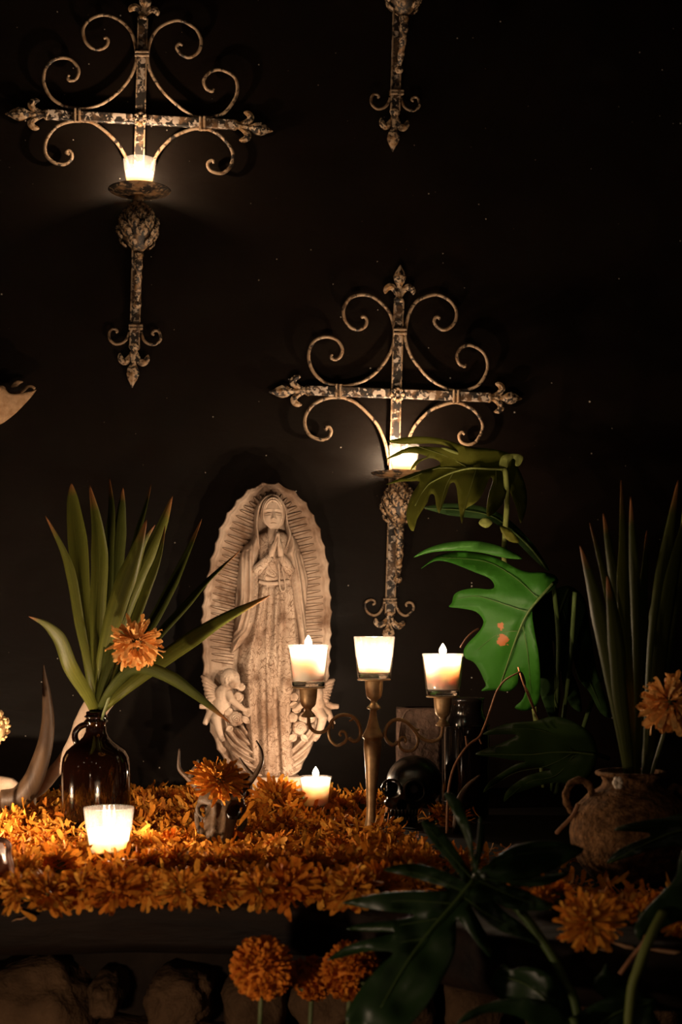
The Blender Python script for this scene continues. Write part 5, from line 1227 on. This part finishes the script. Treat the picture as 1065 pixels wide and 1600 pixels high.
hn = thing('horn_tip', 'slim pale horn tip poking up by the reddish branch', 'horn', on_slab(712, 1300))
MB().tube([on_slab(712, 1300)] + [P(x, y, 2.02) for x, y in c], [0.0062] + [2.02 / F * r for r in np.linspace(6.0, 0.8, len(c))], 9).build('horn_body', M['horn'], hn)

# ------------------------------------------------------------------ small antlered skull with a marigold on its brow
DY = 2.06; dk = DY / F
db = P(345, 1322, DY); db.z = 0
ds = thing('animal_skull', 'small weathered antlered skull with a marigold on its brow', 'skull', db)
Dp = lambda x, y, q=0.0: P(x, y, DY + q)
e = lambda *r: tuple(v * dk for v in r)
mb = MB()
mb.ell(Dp(346, 1236, 0.03), e(38, 44, 30), 22, 14); mb.ell(Dp(345, 1252, -0.004), e(37, 26, 22), 20, 14)
mb.tube([Dp(345, 1254, -0.002), Dp(344, 1278, -0.022), Dp(342, 1304, -0.048), Dp(341, 1328, -0.072), Dp(340, 1342, -0.082)], [30 * dk, 27 * dk, 21 * dk, 17 * dk, 12 * dk], 16, 0.62, (0, 1, 0))
for sx in (-1, 1):
    cx = 345 + sx * 23
    mb.tube([Dp(cx + 14 * math.cos(a_), 1265 + 13 * math.sin(a_), -0.016 + 0.016 * sx * math.cos(a_)) for a_ in np.linspace(0, 2 * math.pi, 17)], 3.6 * dk, 8)
    mb.tube([Dp(345 + sx * 37, 1268, 0.01), Dp(345 + sx * 36, 1286, 0.0), Dp(343 + sx * 27, 1304, -0.022), Dp(342 + sx * 16, 1322, -0.05)], [5 * dk, 5.5 * dk, 6 * dk, 5 * dk], 10)
    mb.tube([Dp(345 + sx * 8, 1256, -0.028), Dp(344 + sx * 8, 1282, -0.042), Dp(342 + sx * 7, 1304, -0.062), Dp(341 + sx * 5, 1322, -0.082)], [4 * dk, 4.5 * dk, 4.5 * dk, 3 * dk], 8)
def dsculpt(co):
    def push(c, r, d):
        q = np.hypot((co[:, 0] - c[0]) / (r[0] * dk), (co[:, 2] - c[2]) / (r[1] * dk)); k_ = (q < 1) & (co[:, 1] < DY + 0.012)
        co[k_, 1] += d * dk * (1 - q[k_] ** 6)
    push(Dp(322, 1265), (11, 10.5), 34); push(Dp(368, 1265), (11, 10.5), 34); push(Dp(342, 1316), (6.5, 15), 22)
    n_ = np.array([mnoise.noise(Vector((c[0] * 90, c[1] * 90, c[2] * 60))) for c in co]); co[:, 1] += 0.0022 * n_; co[:, 0] += 0.0014 * n_[::-1]
    return co
fuse(mb, 0.0018, 2, dsculpt).build('skull_bone', M['old_bone'], ds)
ant = lambda pts, r0, r1: MB().tube([Dp(x, y, 0.025) for x, y in spl(pts, 5)], [dk * v for v in np.linspace(r0, r1, (len(pts) - 1) * 5 + 1)], 9).build('antler', M['horn'], ds)
ant([(318, 1238), (304, 1226), (293, 1215), (281, 1203), (279, 1190), (280, 1170)], 7, 1.2); ant([(296, 1214), (302, 1203), (307, 1196), (309, 1187)], 4.5, 1.5)
ant([(372, 1240), (384, 1228), (393, 1218), (403, 1203), (409, 1188), (408, 1172), (400, 1157)], 7, 1.2); ant([(395, 1212), (386, 1202), (379, 1192), (374, 1184)], 4.5, 1.2)
marigold('shag', P(343, 1219, 2.0), 'shaggy orange marigold crowning the small antlered skull', (math.radians(38), 0.05, 0.3), 1.1)
for i, (px, py, rz) in enumerate([(330, 1262, 0.5), (352, 1258, -0.6), (384, 1268, 1.2), (372, 1290, 0.9)]):
    pm = MB(); petal_strip(pm, Matrix.Translation(P(px, py, 1.985)) @ Euler((1.3, rz, rz)).to_matrix().to_4x4(), 0.028, 0.009, 0.3, 0.001, rp); o = pm.build('fallen_petal', M['petal'])
    tag(o, 'single marigold petal fallen on the antlered skull, ' + ['by its left eye hollow', 'between its eye hollows', 'by its right cheek', 'low on its right side'][i], 'petal', 'petals fallen on the skull')

# ------------------------------------------------------------------ left edge: horned skull, leaning bone, dried bloom, shell, wall ornament
HY = 2.32; hk = HY / F
hs = thing('horned_skull', 'pale animal skull at the left edge with one long upswept horn', 'skull', Vector((P(-40, 1300, HY).x, HY, 0)))
Hp = lambda x, y, q=0.0: P(x, y, HY + q)
mb = MB(); mb.ell(Hp(-34, 1232, 0.0), tuple(v * hk for v in (50, 46, 26)), 22, 14); mb.ell(Hp(-44, 1262, -0.02), tuple(v * hk for v in (40, 40, 26)), 18, 12); mb.tube([Hp(-20, 1238, 0), Hp(4, 1228, -0.012), Hp(20, 1226, -0.014), Hp(31, 1227, -0.014)], [22 * hk, 17 * hk, 11 * hk, 3 * hk], 14)
fuse(mb, 0.003, 3).build('cranium', M['bone'], hs)
cl = spl([(4, 1250, 18), (30, 1246, 18), (50, 1222, 16), (62, 1192, 14), (71, 1160, 12), (75, 1125, 10), (73, 1088, 7), (70, 1062, 4), (68, 1039, 0.8)], 6)
MB().tube([Hp(x, y, -0.02 + 0.0001 * (1250 - y)) for x, y, r in cl], [r * hk for x, y, r in cl], 16).build('horn', M['horn'], hs)
bn = thing('leaning_bone', 'long pale bone leaning behind the amber jug', 'bone', Vector((P(52, 1250, 2.4).x, 2.4, 0.0)))
cl = spl([(54, 1246, 3), (66, 1232, 8), (84, 1207, 10.5), (100, 1188, 11), (117, 1160, 12), (132, 1130, 16), (150, 1105, 20), (168, 1086, 16), (176, 1076, 6)], 6)
MB().tube([P(x, y, 2.36 - 0.0003 * (1246 - y)) for x, y, r in cl], [r * 2.36 / F * (1 + 0.06 * mnoise.noise(Vector((i * 0.4, 0, 0)))) for i, (x, y, r) in enumerate(cl)], 14, 0.6, (0, 1, 0)).build('shaft', M['bone'], bn)
MB().tube([P(54, 1246, 2.36), Vector((P(48, 1262, 2.36).x, 2.36, 0.002))], [0.004, 0.006], 8).build('lower_end', M['bone'], bn)
dh = thing('dried_flower', 'dried golden seed head at the left edge above the skull', 'flower', Vector((P(-14, 1300, 2.2).x, 2.2, 0)))
mb = MB(); rg = random.Random(4); c = P(-8, 1138, 2.2)
for i in range(90):
    d = Vector((rg.gauss(0, 1), rg.gauss(0, 1), rg.gauss(0, 1))).normalized(); p = c + Vector((d.x * 0.021, d.y * 0.02, d.z * 0.03)) * rg.uniform(0.75, 1.05)
    mb.ell(p, (rg.uniform(0.002, 0.004), 0.003, rg.uniform(0.002, 0.0045)), 6, 5)
mb.ell(c, (0.017, 0.016, 0.025), 12, 8); mb.build('seed_head', M['dried_flower'], dh)
MB().tube([c, P(-6, 1170, 2.2), P(-12, 1230, 2.21), Vector((P(-14, 1300, 2.2).x, 2.2, 0.001))], 0.0022, 6).build('stem', M['twig'], dh)
# conch shell
sh = thing('conch_shell', 'pink conch shell cut off by the left edge among the petals', 'shell', on_slab(-6, 1392))
SY = on_slab(-6, 1392).y; c0 = P(-24, 1352, SY); mb = MB(); vs = []; nu, nv = 44, 14
for i in range(nu):
    a = i / (nu - 1) * 4.6 * math.pi; g = math.exp(0.115 * a) / math.exp(0.115 * 4.6 * math.pi)
    for j in range(nv):
        b_ = 2 * math.pi * j / nv; r = 0.034 * g; rr_ = 0.026 * g * (1 + 0.25 * math.cos(3 * b_))
        q = Vector(((r + rr_ * math.cos(b_)) * math.cos(a), (r + rr_ * math.cos(b_)) * math.sin(a), -0.045 * g + rr_ * 1.3 * math.sin(b_) + 0.03))
        q.rotate(Euler((1.3, 0.5, 0.6))); vs.append(c0 + q * 0.62)
mb.add(vs, [(i * nv + j, i * nv + (j + 1) % nv, (i + 1) * nv + (j + 1) % nv, (i + 1) * nv + j) for i in range(nu - 1) for j in range(nv)])
solid(mb.build('whorl', M['shell_pink'], sh), 0.0015)
c = spl([(-10, 1312), (6, 1313), (13, 1320), (13, 1336), (17, 1352), (20, 1368), (14, 1384)], 4)
MB().tube([P(x, y, SY - 0.02) for x, y in c], [r * SY / F for r in np.linspace(4, 5, len(c))], 8, 0.6).build('lip', M['shell_pink'], sh)
# carved piece on the wall at the left edge
Z8 = lambda L: [(x / 8.875, 560 + y / 8.875) for x, y in L]
wo = thing('wall_ornament', 'speckled tan bowl-shaped ornament on the wall at the left edge', 'ornament', W(-20, 640, 0))
pl = spl(Z8([(-600, 1000), (-300, 1020), (0, 905), (100, 842), (220, 745), (330, 632), (420, 530), (485, 435), (440, 455), (360, 470), (280, 485), (200, 496), (130, 488), (95, 460), (60, 420), (0, 398), (-200, 420), (-450, 500), (-600, 700)]), 4, True)
pts, fs, D = fill(pl, 4.0)
off = 0.02 + 0.055 * np.sqrt(np.clip(1 - ((pts[:, 0] + 30) / 90) ** 2 - ((pts[:, 1] - 600) / 90) ** 2, 0, 1)) 
mb = MB().add([W(p[0], p[1], q) for p, q in zip(pts, off)], fs); o = recal(mb.build('bowl', M['speckled'], wo)); solid(o, 0.006)
c = spl(Z8([(-500, 520), (-250, 430), (0, 400), (60, 425), (100, 470), (180, 495), (260, 480), (330, 440), (380, 395), (440, 390), (485, 420)]), 4)
MB().tube([W(x, y, 0.05 if x < 30 else 0.03) for x, y in c], [2.7 / F * v for v in np.linspace(3.2, 2.0, len(c))], 8).build('lip', M['speckled'], wo)
c = spl(Z8([(150, 400), (190, 340), (240, 310), (320, 322), (280, 350), (230, 390)]), 4, True); pts, fs, D = fill(c, 3.0)
solid(MB().add([W(p[0], p[1], 0.03) for p in pts], fs).build('chip', M['speckled'], wo), 0.004)
